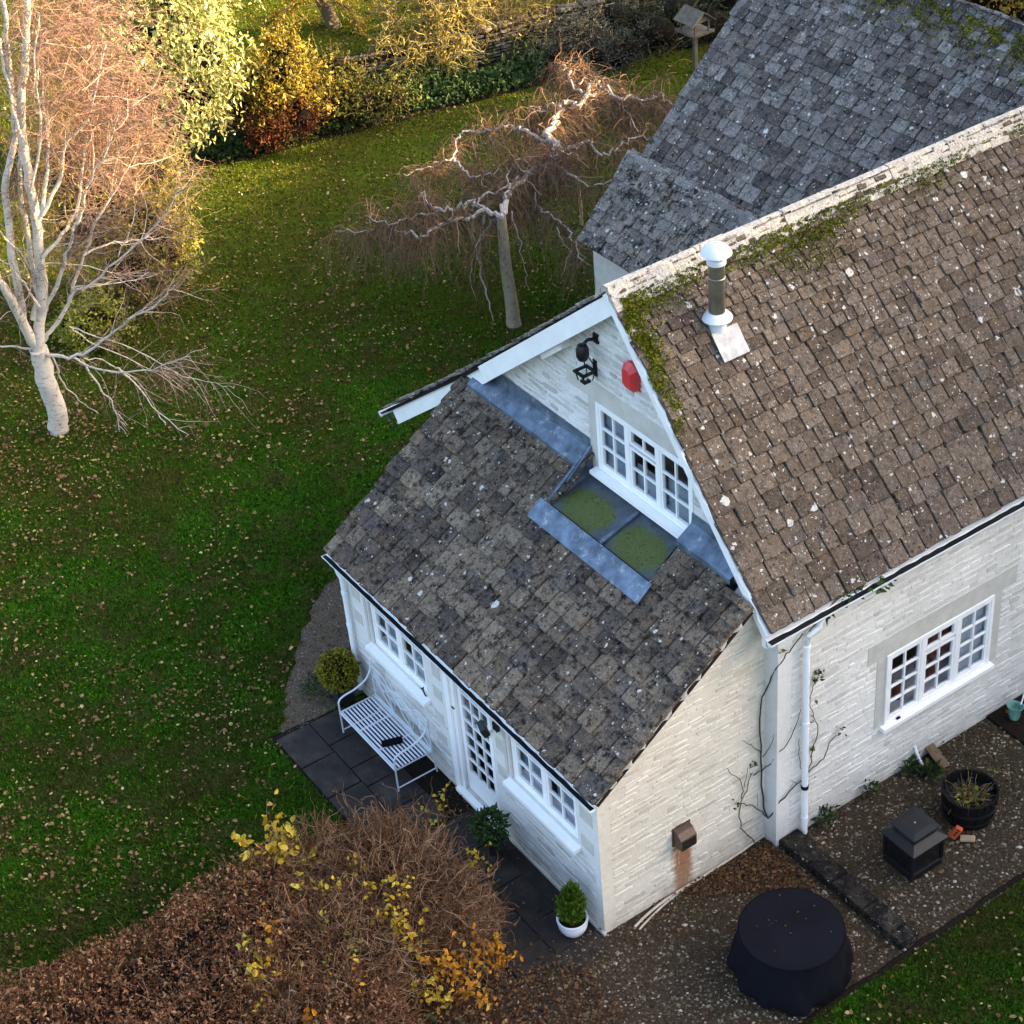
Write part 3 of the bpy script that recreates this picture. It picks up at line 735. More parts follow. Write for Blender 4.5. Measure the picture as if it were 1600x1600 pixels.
# ---------------------------------------------------------------- the main house
EAVE, RIDGE = np.array([0.30, 0, 3.86]), np.array([-2.61, 0, 7.30])
KNEE, LEFT = np.array([-6.20, 0, 4.42]), np.array([-8.72, 0, 2.52])
YF, YB = 2.42, 11.2
def house():
    H = thing('stone_house', (XW, YG, 0), 'tall cream lime-washed cottage with a brown mossy stone-tiled roof and steel flue', 'house')
    # long wall with its window hole
    wx0, wx1, wz0, wz1 = 4.51, 6.45, 1.10, 2.31
    poly = [(YG, -.1), (11, -.1), (11, 3.84), (YG, 3.84)]; hole = [(wx0, wz0, wx1, wz1)]
    W = panel(H, 'wall', wall_pieces(poly, hole), (XW, 0, 0), Y_, Z_, X_, .34, M['wash2'])
    smooth = [(4.18, 2.31, 6.86, 2.62), (wx0-.16, 1.1, wx0, 2.31), (wx1, 1.1, wx1+.16, 2.31), (wx0-.05, 1.0, wx1+.05, 1.10)]
    rubble(W, (XW, 0, 0), Y_, Z_, X_, [(YG+.22, .02), (7.9, .02), (7.9, 3.82), (YG+.22, 3.82)], smooth+hole, M['wash2'], cap=190, proud=.0075, skip=.22, seed=21, gap=.012, rows=(.065, .12), widths=(.11, .36))
    mb = MB(); mb.box((XW, 4.18, 2.312), (XW+.007, 6.86, 2.62)); mb.build('lintel', M['dress'], W)
    for y0 in (wx0-.16, wx1):
        mb = MB(); mb.box((XW, y0, 1.1), (XW+.006, y0+.16, 2.31)); mb.build('window_surround', M['dress'], W)
    mb = MB(); mb.box((XW-.3, YG-.002, -.1), (XW+.012, YG+.22, 3.84)); mb.build('corner_pier', M['render'], W)
    win = window(H, (XW-.015, wx0, wz0), Y_, Z_, X_, wx1-wx0, wz1-wz0,
           [(0, .335, [(0, 1, 2, 4)]), (.335, .66, [(0, .735, 2, 3), (.735, 1, 2, 1)]), (.66, 1, [(0, 1, 2, 4)])])
    mb = MB(); mb.box((XW-.06, wx0-.06, wz0-.075), (XW+.10, wx1+.05, wz0-.003)); mb.build('sill', M['white'], win, bevel=.008)
    mb = MB(); mb.box((XW+.03, 4.72, wz0-.002), (XW+.06, 4.78, wz0+.02)); mb.build('window_stay', M['black'], win)
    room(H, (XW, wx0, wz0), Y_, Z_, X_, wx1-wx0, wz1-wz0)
    rr = random.Random(4)
    def drape(y0, y1, z0, z1, mat, d=.17, amp=.018):
        mb = MB(); k = 14; V = []; F = []
        for i in range(k+1):
            y = y0+(y1-y0)*i/k; x = XW-d+amp*math.sin(i*1.9)
            V += [(x, y, z0), (x, y, z1)]
        for i in range(k): F.append((2*i, 2*i+2, 2*i+3, 2*i+1))
        mb.add(V, F); return mb
    drape(5.18, 5.76, 1.62, 2.32, 0, .14).build('curtain', M['curtain_r'], H)
    drape(5.96, 6.46, 1.0, 2.32, 0, .075, .004).build('blind', M['blind'], H)
    mb = MB(); mb.box((XW-.62, 4.40, 1.06), (XW-.06, 6.56, 1.15)); mb.build('inside_sill', M['worktop'], H)
    mb = MB(); mb.lathe([(.05, 0), (.08, .1), (.05, .2), (.06, .24)], (XW-.22, 4.98, 1.151), 12); mb.build('vase', M['curtain_r'], None, smooth=True, label='dark red vase behind the casement nearest the downpipe', cat='vase')
    mb = MB(); mb.lathe([(.06, 0), (.09, .08), (.03, .22), (.05, .27)], (XW-.24, 5.62, 1.151), 12); mb.build('vase', M['curtain_r'], None, smooth=True, label='dark red narrow-necked vase behind the middle casement of the long wall', cat='vase')
    # gable wall
    gx0, gx1, gz0, gz1 = -3.303, -1.344, 4.268, 5.313
    gp = [(-6.95, -.1), (XW-.2, -.1), (XW-.2, 3.9), (-2.61, 7.13), (-6.2, 4.24), (-6.95, 3.66)]
    GW = panel(H, 'gable_wall', wall_pieces(gp, [(gx0, gz0, gx1, gz1)]), (0, YG, 0), X_, Z_, -Y_, .34, M['mortar2'])
    band = [(gx0-.17, gz0-.2, gx0, gz1), (gx0-.62, gz1, gx1+.45, gz1+.30), (gx0, gz0-.5, gx1, gz1)]
    rubble(GW, (0, YG, 0), X_, Z_, -Y_, [(-6.0, 4.15), (0, 4.15), (-.35, 4.4), (-2.61, 7.05), (-5.75, 4.5)], band, M['wash3'], cap=110, rows=(.06, .11), widths=(.12, .42), proud=.013, seed=33, gap=.018)
    mb = MB(); mb.prism([(gx0-.62, YG, gz1+.002), (gx1+.42, YG, gz1+.002), (gx1+.22, YG, gz1+.29), (gx0-.62, YG, gz1+.29)], -Y_*.007); mb.build('lintel', M['dress'], GW)
    mb = MB(); mb.box((gx0-.17, YG-.006, gz0-.2), (gx0, YG, gz1)); mb.build('window_surround', M['dress'], GW)
    gw = window(H, (gx0, YG+.03, gz0), X_, Z_, -Y_, gx1-gx0, gz1-gz0,
           [(0, .335, [(0, 1, 2, 3)]), (.335, .655, [(0, .69, 2, 2), (.69, 1, 2, 1)]), (.655, 1, [(0, 1, 2, 3)])])
    mb = MB(); mb.prism([(gx0-.06, YG-.13, gz0-.075), (gx0-.06, YG+.05, gz0-.06), (gx0-.06, YG+.05, gz0-.003), (gx0-.06, YG-.13, gz0-.025)], X_*(gx1-gx0+.12)); mb.build('sill', M['white'], gw)
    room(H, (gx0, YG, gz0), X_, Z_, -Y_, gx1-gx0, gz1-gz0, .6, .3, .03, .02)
    for x0, x1, z1_ in ((gx0+.02, gx0+.62, gz1-.02), (gx0+.70, gx0+1.26, gz0+.40), (gx1-.62, gx1-.02, gz0+.52)):
        mb = MB(); mb.box((x0, YG+.10, gz0-.1), (x1, YG+.11, z1_)); mb.build('blind', M['net'], H)
    # other walls
    mb = MB(); mb.box((-6.95, YG+.34, -.1), (-6.6, 11, 3.55)); mb.build('wall', M['wash3'], H)
    # roof slabs
    def slab(a, b, y0, y1, th, nm):
        d = unit(b-a); nn = np.array([d[2], 0, -d[0]]);  nn = nn if nn[2] > 0 else -nn
        mb = MB(); mb.prism([np.array([a[0], y0, a[2]]), np.array([a[0], y1, a[2]]), np.array([b[0], y1, b[2]]), np.array([b[0], y0, b[2]])], -nn*th)
        return mb.build(nm, M['underlay'], H), d, nn
    roof, d, nn = slab(EAVE, RIDGE, YF+.03, YB, .05, 'roof')
    L = np.linalg.norm(RIDGE-EAVE); cs = np.linspace(.33, .10, 25); cs *= L/cs.sum()
    tile_slope(roof, (EAVE[0], 0, EAVE[2]), Y_, d, YF, YB, cs, M['tile_main'], lambda e: .095+e*.72, None, 300, 5, .033)
    roof2, d2, _ = slab(KNEE, RIDGE, YF+.03, YB, .05, 'roof')
    L2 = np.linalg.norm(RIDGE-KNEE); c2 = np.linspace(.24, .13, 25); c2 *= L2/c2.sum()
    tile_slope(roof2, (KNEE[0], 0, KNEE[2]), -Y_, d2, -YB, -YF, c2, M['tile_wing'], lambda e: .12+e*.62, None, 0, 6, .022)
    roof3, d3, _ = slab(LEFT, KNEE, YF+.03, YB, .05, 'roof')
    L3 = np.linalg.norm(KNEE-LEFT); c3 = np.linspace(.33, .24, 11); c3 *= L3/c3.sum()
    tile_slope(roof3, (LEFT[0], 0, LEFT[2]), -Y_, d3, -YB, -YF, c3, M['tile_wing'], lambda e: .12+e*.62, None, 0, 7, .024)
    # ridge stones
    y = YF-.03; rr = random.Random(5); i = 0
    while y < YB:
        l = rr.uniform(.38, .52); mb = MB(); j = lambda a: rr.uniform(-a, a)
        zz = RIDGE[2]+.055+j(.008); x0 = RIDGE[0]+j(.006)
        prof = [(-.24, -.20), (-.13, -.06), (-.035, .045), (.035, .045), (.13, -.075), (.235, -.205), (.215, -.235), (.0, -.02), (-.22, -.225)]
        mb.prism([(x0+a, y, zz+b) for a, b in prof], Y_*(l-.008)); mb.build('ridge_stone', M['ridge'], roof); y += l; i += 1
    # verge mortar of the brown slope
    mb = MB(); k = 40; V = []; F = []
    for i in range(k+1):
        t = i/k; p = EAVE+(RIDGE-EAVE)*t; p[1] = 0
        w = .012*math.sin(i*2.7)+.010*math.sin(i*5.1); nx = np.array([.764, 0, .645])
        for yy, h_ in ((YF-.015-w*.6, -.10), (YF-.022+w*.5, .018), (YF+.045, .022)):
            q = p+nx*(h_+w); V.append((q[0], yy, q[2]))
    for i in range(k):
        for j in range(2): F.append((i*3+j, i*3+j+1, i*3+j+4, i*3+j+3))
    mb.add(V, F); mb.build('verge_mortar', M['barge'], H)
    # barge boards under the catslide verge
    def barge(a, b, y0, th, dep, drop, nm='bargeboard'):
        d = unit(b-a); nn = np.array([d[2], 0, -d[0]]); nn = nn if nn[2] > 0 else -nn; mb = MB()
        a1, b1 = a-nn*drop, b-nn*drop
        P = [a1, b1, b1-nn*dep, a1-nn*dep]
        mb.prism([(q[0], y0, q[2]) for q in P], Y_*th); return mb.build(nm, M['barge'], H)
    t = .115; cut = KNEE+(RIDGE-KNEE)*t
    barge(cut, RIDGE+np.array([.06, 0, .05]), YF+.005, .045, .245, .02)
    barge(LEFT+np.array([.1, 0, .07]), cut+np.array([-.02, 0, 0]), YF+.062, .035, .25, .03)
    # soffit board between barge and wall
    for a, b in ((cut, RIDGE), (EAVE, RIDGE)):
        d = unit(b-a); nn = np.array([d[2], 0, -d[0]]); nn = nn if nn[2] > 0 else -nn; mb = MB(); q = -nn*.13
        mb.prism([(a+q)+Y_*(YF+.05), (b+q)+Y_*(YF+.05), (b+q)+Y_*YG, (a+q)+Y_*YG], -nn*.02); mb.build('soffit', M['barge'], H)
    p1 = on(836, 556, 1, YF+.05); p2 = on(880, 533, 1, YF+.05)
    mb = MB(); d = unit(RIDGE-KNEE); nn = np.array([-d[2], 0, d[0]]); c = (p1+p2)/2
    mb.obox((c[0], (YF+.06+YG)/2, c[2]-.02), (d, Y_, nn), (.30, (YG-YF-.06)/2, .07)); mb.build('purlin_end', M['render'], H)
    # gutters and rainwater pipes
    gutter(H, (.37, YF-.03, 3.80), (.37, 11, 3.80), .058)
    gutter(H, (-8.80, YF-.05, 2.44), (-8.80, YF+3, 2.44), .058)
    mb = MB(); mb.tube([(-8.72, YF-.01, 2.40), (-8.62, YF-.01, 2.45), (-8.5, YF, 2.40), (-8.44, YF, 2.33)], .014, 6); mb.build('gutter_bracket', M['blackmetal'], H)
    mb = MB(); mb.box((XW, YF-.02, 3.66), (XW+.075, 11, 3.80)); mb.build('fascia', M['plastic'], H)
    downpipe(H, [(.37, 3.22, 3.76), (.36, 3.20, 3.62), (.30, 3.08, 3.50), (.30, 3.05, 3.38), (.30, 3.08, .06)], .044, ((3.34, 0), (2.05, 0), (.92, 1), (.35, 0)))
    # steel flue through the roof
    a = on(1122, 524, 0, -1.97); base = np.array([-1.97, 3.57, 6.54])
    nx = unit(np.array([3.44, 0, 2.91])); sl = unit(RIDGE-EAVE)
    mb = MB(); mb.obox(base+nx*.115-sl*.16+Y_*.05, (Y_, sl, nx), (.20, .19, .006)); pl = mb.build('flue_flashing', M['flash'], H)
    P = lambda prof, nm, mat: (lambda b: b.lathe(prof, base, 28).build(nm, M[mat], H, smooth=True))(MB())
    P([(.112, -.22), (.112, .22)], 'flue_base', 'palesteel')
    P([(.105, .215), (.185, .23), (.192, .245), (.15, .295), (.108, .33)], 'flue_collar', 'palesteel')
    P([(.102, .30), (.102, .78), (.108, .785), (.108, .805), (.102, .81), (.102, 1.0)], 'flue_pipe', 'darksteel')
    P([(.108, .985), (.118, .99), (.118, 1.035), (.108, 1.04), (.108, 1.05), (.118, 1.055), (.118, 1.075), (.08, 1.08)], 'flue_band', 'palesteel')
    P([(.075, 1.06), (.075, 1.17)], 'flue_throat', 'blackmetal')
    P([(.172, 1.12), (.190, 1.125), (.178, 1.155), (.125, 1.215), (.06, 1.25), (.015, 1.262), (.01, 1.275)], 'flue_cap', 'palesteel')
    # moss along the ridge and down the verge
    n = 52000; yy = RNG.uniform(YF+.05, YB, n); dens = np.clip(.45+.55*np.sin(yy*1.9+1.1)*np.sin(yy*.8+.4), .05, 1)
    tt = np.abs(RNG.normal(0, .34, n))*dens+.12
    ok = RNG.uniform(0, 1, n) < dens*np.clip(1.15-(yy-YF)/9, .25, 1)
    yy, tt = yy[ok], tt[ok]
    n2 = 6500; t2 = RNG.beta(1.1, 2.2, n2)*1.9+.15; y2 = YF+.03+np.abs(RNG.normal(0, .14, n2))*(1.2-t2*.35)+.05*np.sin(t2*9)
    yy = np.concatenate([yy, y2]); tt = np.concatenate([tt, t2])
    cl = RNG.uniform(0, 1, len(yy)); keepm = (np.sin(yy*17+3*np.sin(tt*21))*np.sin(tt*19+2*np.sin(yy*13)) > -.5)
    yy, tt = yy[keepm], tt[keepm]
    P_ = RIDGE+np.outer(tt, -sl)+np.outer(yy, Y_)+nx*RNG.uniform(.055, .10, (len(yy), 1))
    bump_mat_moss(roof, P_, nx, 0, .023)
    return H

def things_on_gable():
    c = np.array([-2.44, YG, 6.13])
    t = thing('alarm_box', c, 'red bell box of the alarm high on the gable', 'alarm box')
    mb = MB(); f = lambda s, d, a=0: [(c[0]+x*s, YG-d, c[2]+z*s+a) for x, z in ((-.125, .14), (-.04, .20), (.06, .20), (.125, .13), (.125, -.15), (.06, -.21), (-.05, -.21), (-.125, -.14))]
    A, B, C_ = f(1, .012), f(1, .07), f(.62, .14)
    V = A+B+C_; n = 8; F = [tuple(range(16, 24))]+[(i, (i+1) % n, n+(i+1) % n, n+i) for i in range(n)]+[(n+i, n+(i+1) % n, 16+(i+1) % n, 16+i) for i in range(n)]
    mb.add(V, F); mb.build('housing', M['red'], t)
    mb = MB(); mb.box((c[0]-.12, YG-.012, c[2]-.2), (c[0]+.12, YG, c[2]+.2)); mb.build('back_plate', M['red'], t)
    p = np.array([-3.20, YG, 6.30])
    t = thing('security_light', p, 'black round-headed security lamp on a bracket above the lantern', 'security light')
    mb = MB(); mb.box((p[0]-.05, YG-.03, p[2]-.06), (p[0]+.05, YG, p[2]+.07)); mb.build('wall_plate', M['blackmetal'], t)
    mb = MB(); mb.tube([(p[0], YG-.03, p[2]), (p[0]-.02, YG-.13, p[2]+.02), (p[0]-.03, YG-.2, p[2]-.03)], .024, 8); mb.build('arm', M['blackmetal'], t, smooth=True)
    mb = MB(); mb.lathe([(.01, .10), (.06, .09), (.085, .03), (.085, -.06), (.06, -.12), (.02, -.14)], (p[0]-.03, YG-.21, p[2]-.12), 16); mb.build('lamp_head', M['blackmetal'], t, smooth=True)
    p = np.array([-3.26, YG, 5.84])
    t = thing('wall_lantern', p, 'black square coach lantern hanging on the gable above the window', 'lantern')
    mb = MB(); mb.box((p[0]-.035, YG-.02, p[2]-.12), (p[0]+.035, YG, p[2]+.12)); mb.build('wall_plate', M['blackmetal'], t)
    mb = MB(); mb.tube([(p[0], YG-.02, p[2]+.02), (p[0], YG-.10, p[2]+.20), (p[0], YG-.17, p[2]+.16), (p[0], YG-.17, p[2]+.06)], .009, 6); mb.build('arm', M['blackmetal'], t)
    q = (p[0], YG-.17, p[2])
    mb = MB()
    for s1, s2 in ((-1, 0), (1, 0), (0, -1), (0, 1)): mb.box((q[0]+s1*.09-(.02 if s1 else .11), q[1]+s2*.09-(.02 if s2 else .11), q[2]+.0), (q[0]+s1*.09+(.02 if s1 else .11), q[1]+s2*.09+(.02 if s2 else .11), q[2]+.025+.002*abs(s1)))
    for a in (-1, 1):
        for b in (-1, 1): mb.bar((q[0]+a*.085, q[1]+b*.085, q[2]), (q[0]+a*.065, q[1]+b*.065, q[2]-.12), .014, .014)
    mb.box((q[0]-.05, q[1]-.05, q[2]-.15), (q[0]+.05, q[1]+.05, q[2]-.12)); mb.build('frame', M['blackmetal'], t)
    mb = MB(); mb.lathe([(.075, 0), (.055, -.11)], q, 4); mb.build('glass', M['glass'], t)
    mb = MB(); mb.lathe([(.02, -.11), (.03, -.07), (.015, -.03)], q, 8); mb.build('bulb', M['lens'], t)
    p = np.array([-1.83, YG, 5.90])
    t = thing('dome_camera', p, 'small dark dome camera on the gable beside the roof verge', 'camera')
    mb = MB(); mb.lathe([(.05, 0), (.05, .03)], (p[0], YG-.05, p[2]), 12); mb.build('mount', M['palesteel'], t, smooth=True)
    mb = MB(); mb.lathe([(.045, 0), (.045, -.02), (.03, -.05), (.01, -.06)], (p[0], YG-.05, p[2]), 12); mb.build('dome', M['blackmetal'], t, smooth=True)

# ---------------------------------------------------------------- lean-to extension
LE, LS = np.array([0, -.075, 2.44]), unit(np.array([0, 2.71, 1.93]))
LN = np.array([0, -LS[2], LS[1]])
def lz(y): return LE[2]+(y-LE[1])*LS[2]/LS[1]
DX0, DX1, DY = -3.47, -1.36, 1.93      # dormer cut
def extension():
    E = thing('lean_to', (0, 0, 0), 'low lean-to with dark stone roof, glazed door and white casements below the gable', 'lean-to')
    W0 = -6.08
    l0, l1, r0, r1, d0, d1, zs, zt = -5.40, -3.93, -1.93, -.45, -3.30, -2.32, 1.28, 2.30
    holes = [(l0, zs, l1, zt), (d0, .10, d1, zt), (r0, zs, r1, zt)]
    Wf = panel(E, 'front_wall', wall_pieces([(W0, -.1), (-.003, -.1), (-.003, 2.38), (W0, 2.38)], holes), (0, 0, 0), X_, Z_, -Y_, .3, M['render'])
    for q, (a, b) in enumerate(((W0+.1, -3.48), (-2.12, -.13))):
        rubble(Wf, (0, 0, 0), X_, Z_, -Y_, [(a, .03), (b, .03), (b, 1.14), (a, 1.14)], [], M['wash3'], cap=60, proud=.010, skip=.15, seed=40+q, gap=.014)
    for (x0, z0, x1, z1) in ((-.37, 1.84, -.11, 2.05), (-.38, 1.33, -.12, 1.54), (-.30, .84, -.12, .95), (-2.22, 1.62, -2.03, 1.86), (-2.24, 2.05, -2.06, 2.2), (-2.24, 1.14, -2.03, 1.35), (-3.72, 1.85, -3.52, 2.08), (-3.75, 1.45, -3.54, 1.66), (-3.78, 1.0, -3.56, 1.2), (-3.8, .62, -3.56, .8), (-5.83, 1.9, -5.6, 2.15), (-5.85, 1.45, -5.62, 1.65)):
        mb = MB(); mb.box((x0, -.007, z0), (x1, 0, z1)); mb.build('quoin', M['dress'], Wf, bevel=.003)
    # side wall
    Ws = panel(E, 'side_wall', [[(0.001, -.1), (YG, -.1), (YG, lz(YG)-.05), (0.001, lz(0)-.05)]], (0, 0, 0), Y_, Z_, X_, .3, M['wash'])
    rubble(Ws, (0, 0, 0), Y_, Z_, X_, [(.17, .03), (YG-.01, .03), (YG-.01, lz(YG)-.07), (.17, lz(.17)-.07)], [], M['wash'], cap=170, proud=.0075, skip=.20, seed=50, rows=(.06, .115), widths=(.10, .34), gap=.014)

    mb = MB(); mb.box((W0, .3, -.1), (W0+.3, YG-.01, 2.4)); mb.build('far_side_wall', M['wash3'], E)
    mb = MB(); mb.prism([(W0, .3, 2.4), (W0, YG-.01, 2.4), (W0, YG-.01, lz(YG)-.08), (W0, .3, lz(.3)-.08)], X_*.3); mb.build('far_side_gable', M['wash3'], E)
    # windows
    for (a, b) in ((l0, l1), (r0, r1)):
        w = window(E, (a+.02, .085, zs), X_, Z_, -Y_, b-a-.04, zt-zs, [(0, .5, [(0, 1, 2, 3)]), (.5, 1, [(0, 1, 2, 3)])], sash=.045)
        mb = MB(); mb.prism([(a-.05, -.11, zs-.085), (a-.05, .1, zs-.07), (a-.05, .1, zs-.002), (a-.05, -.11, zs-.03)], X_*(b-a+.10)); mb.build('sill', M['white'], w)
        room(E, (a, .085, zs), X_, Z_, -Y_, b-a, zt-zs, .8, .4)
        for f0, f1, h1 in ((.03, .46, .62), (.56, .98, .40)):
            mb = MB(); mb.box((a+(b-a)*f0, .17, zs-.1), (a+(b-a)*f1, .18, zs+(zt-zs)*h1)); mb.build('net_curtain', M['net'], E)
        mb = MB(); mb.box((a-.09, -.012, zs+.02), (a-.03, 0, zt)); mb.build('architrave', M['dress'], w)
    # small iron catches
    mb = MB(); p = on(661, 1078, 1, -.03); mb.tube([p+X_*-.05, p, p+X_*.03-Z_*.06, p+X_*.07-Z_*.07], .012, 5); mb.tube([p, p+Z_*.06+X_*.02], .011, 5); mb.build('window_catch', M['blackmetal'], E)
    # door
    mb = MB()
    mb.box((d0, .0, .10), (d0+.10, .12, zt)); mb.box((d1-.07, .0, .10), (d1, .12, zt)); mb.box((d0+.1, .001, zt-.06), (d1-.07, .121, zt))
    mb.box((d0-.09, -.03, .02), (d0+.02, -.001, zt)); mb.box((d0-.13, -.015, .02), (d0-.091, -.0012, zt))
    df = mb.build('door_frame', M['white'], E)
    mb = MB(); mb.box((d0-.02, -.09, .02), (d1+.06, .1, .09)); mb.build('threshold', M['white'], df, bevel=.006)
    x0, x1, z0, z1 = d0+.11, d1-.08, .11, zt-.07; mb = MB(); yy = (.05, .10)
    mb.box((x0, yy[0], z0), (x0+.09, yy[1], z1)); mb.box((x1-.06, yy[0], z0), (x1, yy[1], z1)); mb.box((x0+.09, yy[0]+.001, z0), (x1-.06, yy[1], z0+.36)); mb.box((x0+.09, yy[0]+.001, z1-.06), (x1-.06, yy[1], z1))
    gx0, gx1, gz0, gz1 = x0+.09, x1-.06, z0+.36, z1-.06
    for i in (1, 2): mb.box((gx0+(gx1-gx0)*i/3-.009, yy[0]+.004, gz0), (gx0+(gx1-gx0)*i/3+.009, yy[1]-.004, gz1))
    for j in range(1, 7): mb.box((gx0, yy[0]+.005, gz0+(gz1-gz0)*j/7-.009), (gx1, yy[1]-.005, gz0+(gz1-gz0)*j/7+.009))
    door = mb.build('door', M['white'], E)
    for i in range(3):
        for j in range(7):
            p = MB(); a = gx0+(gx1-gx0)*i/3+.012; b = gx0+(gx1-gx0)*(i+1)/3-.012; c = gz0+(gz1-gz0)*j/7+.012; d = gz0+(gz1-gz0)*(j+1)/7-.012
            p.box((a-.002, .072, c-.002), (b+.002, .076, d+.002)); p.build('pane', M['glass'], door)
    mb = MB(); hx = on(709, 1100, 1, .04); mb.tube([hx+X_*.0, hx-Y_*.05, hx-Y_*.05+X_*.08], .012, 6); mb.tube([hx+Z_*.05, hx-Z_*.05], .014, 6); mb.build('door_handle', M['blackmetal'], door)
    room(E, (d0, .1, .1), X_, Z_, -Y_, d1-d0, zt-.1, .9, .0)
    # plinth line at the foot of the front wall
    mb = MB(); mb.box((-2.2, -.035, -.02), (.03, 0, .05)); mb.box((W0, -.035, -.02), (d0-.1, 0, .05)); mb.build('plinth', M['dress'], E)
    # roof with the cut for the window
    xl, xr = -6.30, .12; yt = YG-.02
    mb = MB(); q = lambda x, y: np.array([x, y, lz(y)])
    for (xa, xb, ya, yb) in ((xl+.02, DX0, -.07, yt), (DX1, -.46, -.07, yt), (-.46, xr-.02, -.07, 2.34), (DX0, DX1, -.07, DY)):
        mb.prism([q(xa, ya), q(xb, ya), q(xb, yb), q(xa, yb)], -LN*.06)
    roof = mb.build('roof', M['underlay'], E)
    Ltot = (yt-LE[1])/LS[1]; cs = np.linspace(.315, .215, 13); cs *= Ltot/cs.sum()
    tile_slope(roof, (0, LE[1], LE[2]), X_, LS, xl, xr, cs, M['tile_lean'], lambda e: .15+e*.55,
               lambda a, b, w, e: not (DX0-.06 < a < DX1+.02 and LE[1]+(b+e*.4)*LS[1] > DY-.16) and not (a > -.30 and LE[1]+b*LS[1] > 2.30), 300, 15, .038, lmax=lambda a, b: 9 if a < -.50 else max(.12, (2.37-LE[1])/LS[1]-b))
    # broken dressed stone under the bargeboard at the far verge
    # gutter and pipe
    gutter(E, (xl-.03, -.10, 2.375), (xr-.05, -.10, 2.375), .048)
    mb = MB(); mb.box((xl+.12, -.05, 2.31), (xr-.125, -.001, 2.40)); mb.build('fascia', M['white'], E)
    downpipe(E, [(-5.98, -.10, 2.34), (-5.97, -.09, 2.26), (-5.95, -.065, 2.18), (-5.95, -.06, 2.0), (-5.95, -.06, .05)], .038, ((1.9, 0), (1.3, 0), (.5, 0)))
    # lead: abutment flashings, flat roof, cheeks, apron
    def leadstrip(xa, xb, nm='flashing'):
        mb = MB(); z = lz(YG-.03)+.05; wv = lambda x: .008*math.sin(x*9)
        k = 12; V = []; F = []
        for i in range(k+1):
            x = xa+(xb-xa)*i/k
            for yy, zz in ((YG-.017, z+.24), (YG-.03, z+.085+wv(x)), (YG-.27, lz(YG-.27)+.155+wv(x+1)), (YG-.275, lz(YG-.275)+.08)): V.append((x, yy, zz))
        for i in range(k):
            for j in range(3): F.append((i*4+j, i*4+4+j, i*4+5+j, i*4+1+j))
        mb.add(V, F); return mb.build(nm, M['lead'], E)
    leadstrip(-6.05, DX0-.0); leadstrip(DX1+.0, -.34)
    zf = lambda y: 3.935+(y-DY)*.26
    mb = MB(); mb.prism([(DX0, DY, zf(DY)), (DX1, DY, zf(DY)), (DX1, YG-.01, zf(YG-.01)), (DX0, YG-.01, zf(YG-.01))], -Z_*.05)
    fl = mb.build('lead_flat', M['leadflat'], E)
    Pm = np.concatenate([np.c_[RNG.normal(cx_, .32, 900), RNG.normal(cy_, .22, 900), np.zeros(900)] for cx_, cy_ in ((-2.95, 2.15), (-1.85, 2.18))]); Pm = Pm[(Pm[:, 0] > DX0+.03) & (Pm[:, 0] < DX1-.03) & (Pm[:, 1] > DY+.02) & (Pm[:, 1] < YG-.06) & (np.abs(Pm[:, 0]+2.34) > .05)]; Pm[:, 2] = [zf(q_)+.004 for q_ in Pm[:, 1]]
    Pm = Pm[::14]; leaf_obj('moss', [leaves(Pm, np.tile([0, 0, 1.0], (len(Pm), 1)), .018, .9, .25, spread=1.0)], M['algae'], fl, kind='stuff')
    mb = MB(); xr_ = -2.33; mb.tube([(xr_, DY-.03, zf(DY)+.02), (xr_-.02, YG-.12, zf(YG-.12)+.025)], .032, 8); mb.build('lead_roll', M['lead'], fl, smooth=True)
    mb = MB(); mb.box((DX0+.02, YG-.03, zf(YG)), (DX1-.02, YG-.012, 4.19)); mb.build('lead_upstand', M['lead'], fl)
    for x, s_ in ((DX0, 1), (DX1, -1)):
        mb = MB(); zt_ = lz(YG-.02)+.07
        mb.prism([(x, DY+.02, lz(DY)+.03), (x, YG-.015, zf(YG)-.02), (x, YG-.015, zt_+(.10 if s_ > 0 else -.06)), (x, DY+.02, lz(DY)+(.06 if s_ > 0 else -.03))], X_*s_*.03); mb.build('lead_cheek', M['lead'], E)
    mb = MB(); mb.tube([(DX0-.02, DY-.02, lz(DY)+.07), (DX0-.02, YG-.05, lz(YG-.05)+.13)], .028, 6); mb.build('cheek_roll', M['lead'], E)
    mb = MB(); k = 16; V = []; F = []
    for i in range(k+1):
        x = DX0-.12+(DX1-DX0+.26)*i/k; w = .006*math.sin(i*2.3)
        for yy, h_ in ((DY+.02, .125), (DY-.04, .13), (DY-.225, .118+w), (DY-.23, .05)): V.append(np.array([x, yy, lz(yy)])+LN*h_)
    for i in range(k):
        for j in range(3): F.append((i*4+j, i*4+4+j, i*4+5+j, i*4+1+j))
    mb.add(V, F); mb.build('lead_apron', M['lead'], E)
    # verge mortar of the near gable end
    mb = MB(); k = 34; V = []; F = []
    for i in range(k+1):
        y = LE[1]+.02+(YG-.3-LE[1])*i/k; w = .010*math.sin(i*2.1)+.008*math.sin(i*4.7)
        for xx, h_ in ((0.0, -.10), (xr-.03+w, -.06), (xr-.02+w, .012), (xr-.07, .02)): V.append(np.array([xx, y, lz(y)])+LN*h_)
    for i in range(k):
        for j in range(3): F.append((i*4+j, i*4+4+j, i*4+5+j, i*4+1+j))
    mb.add(V, F); mb.build('verge_mortar', M['dress'], E)
    return E

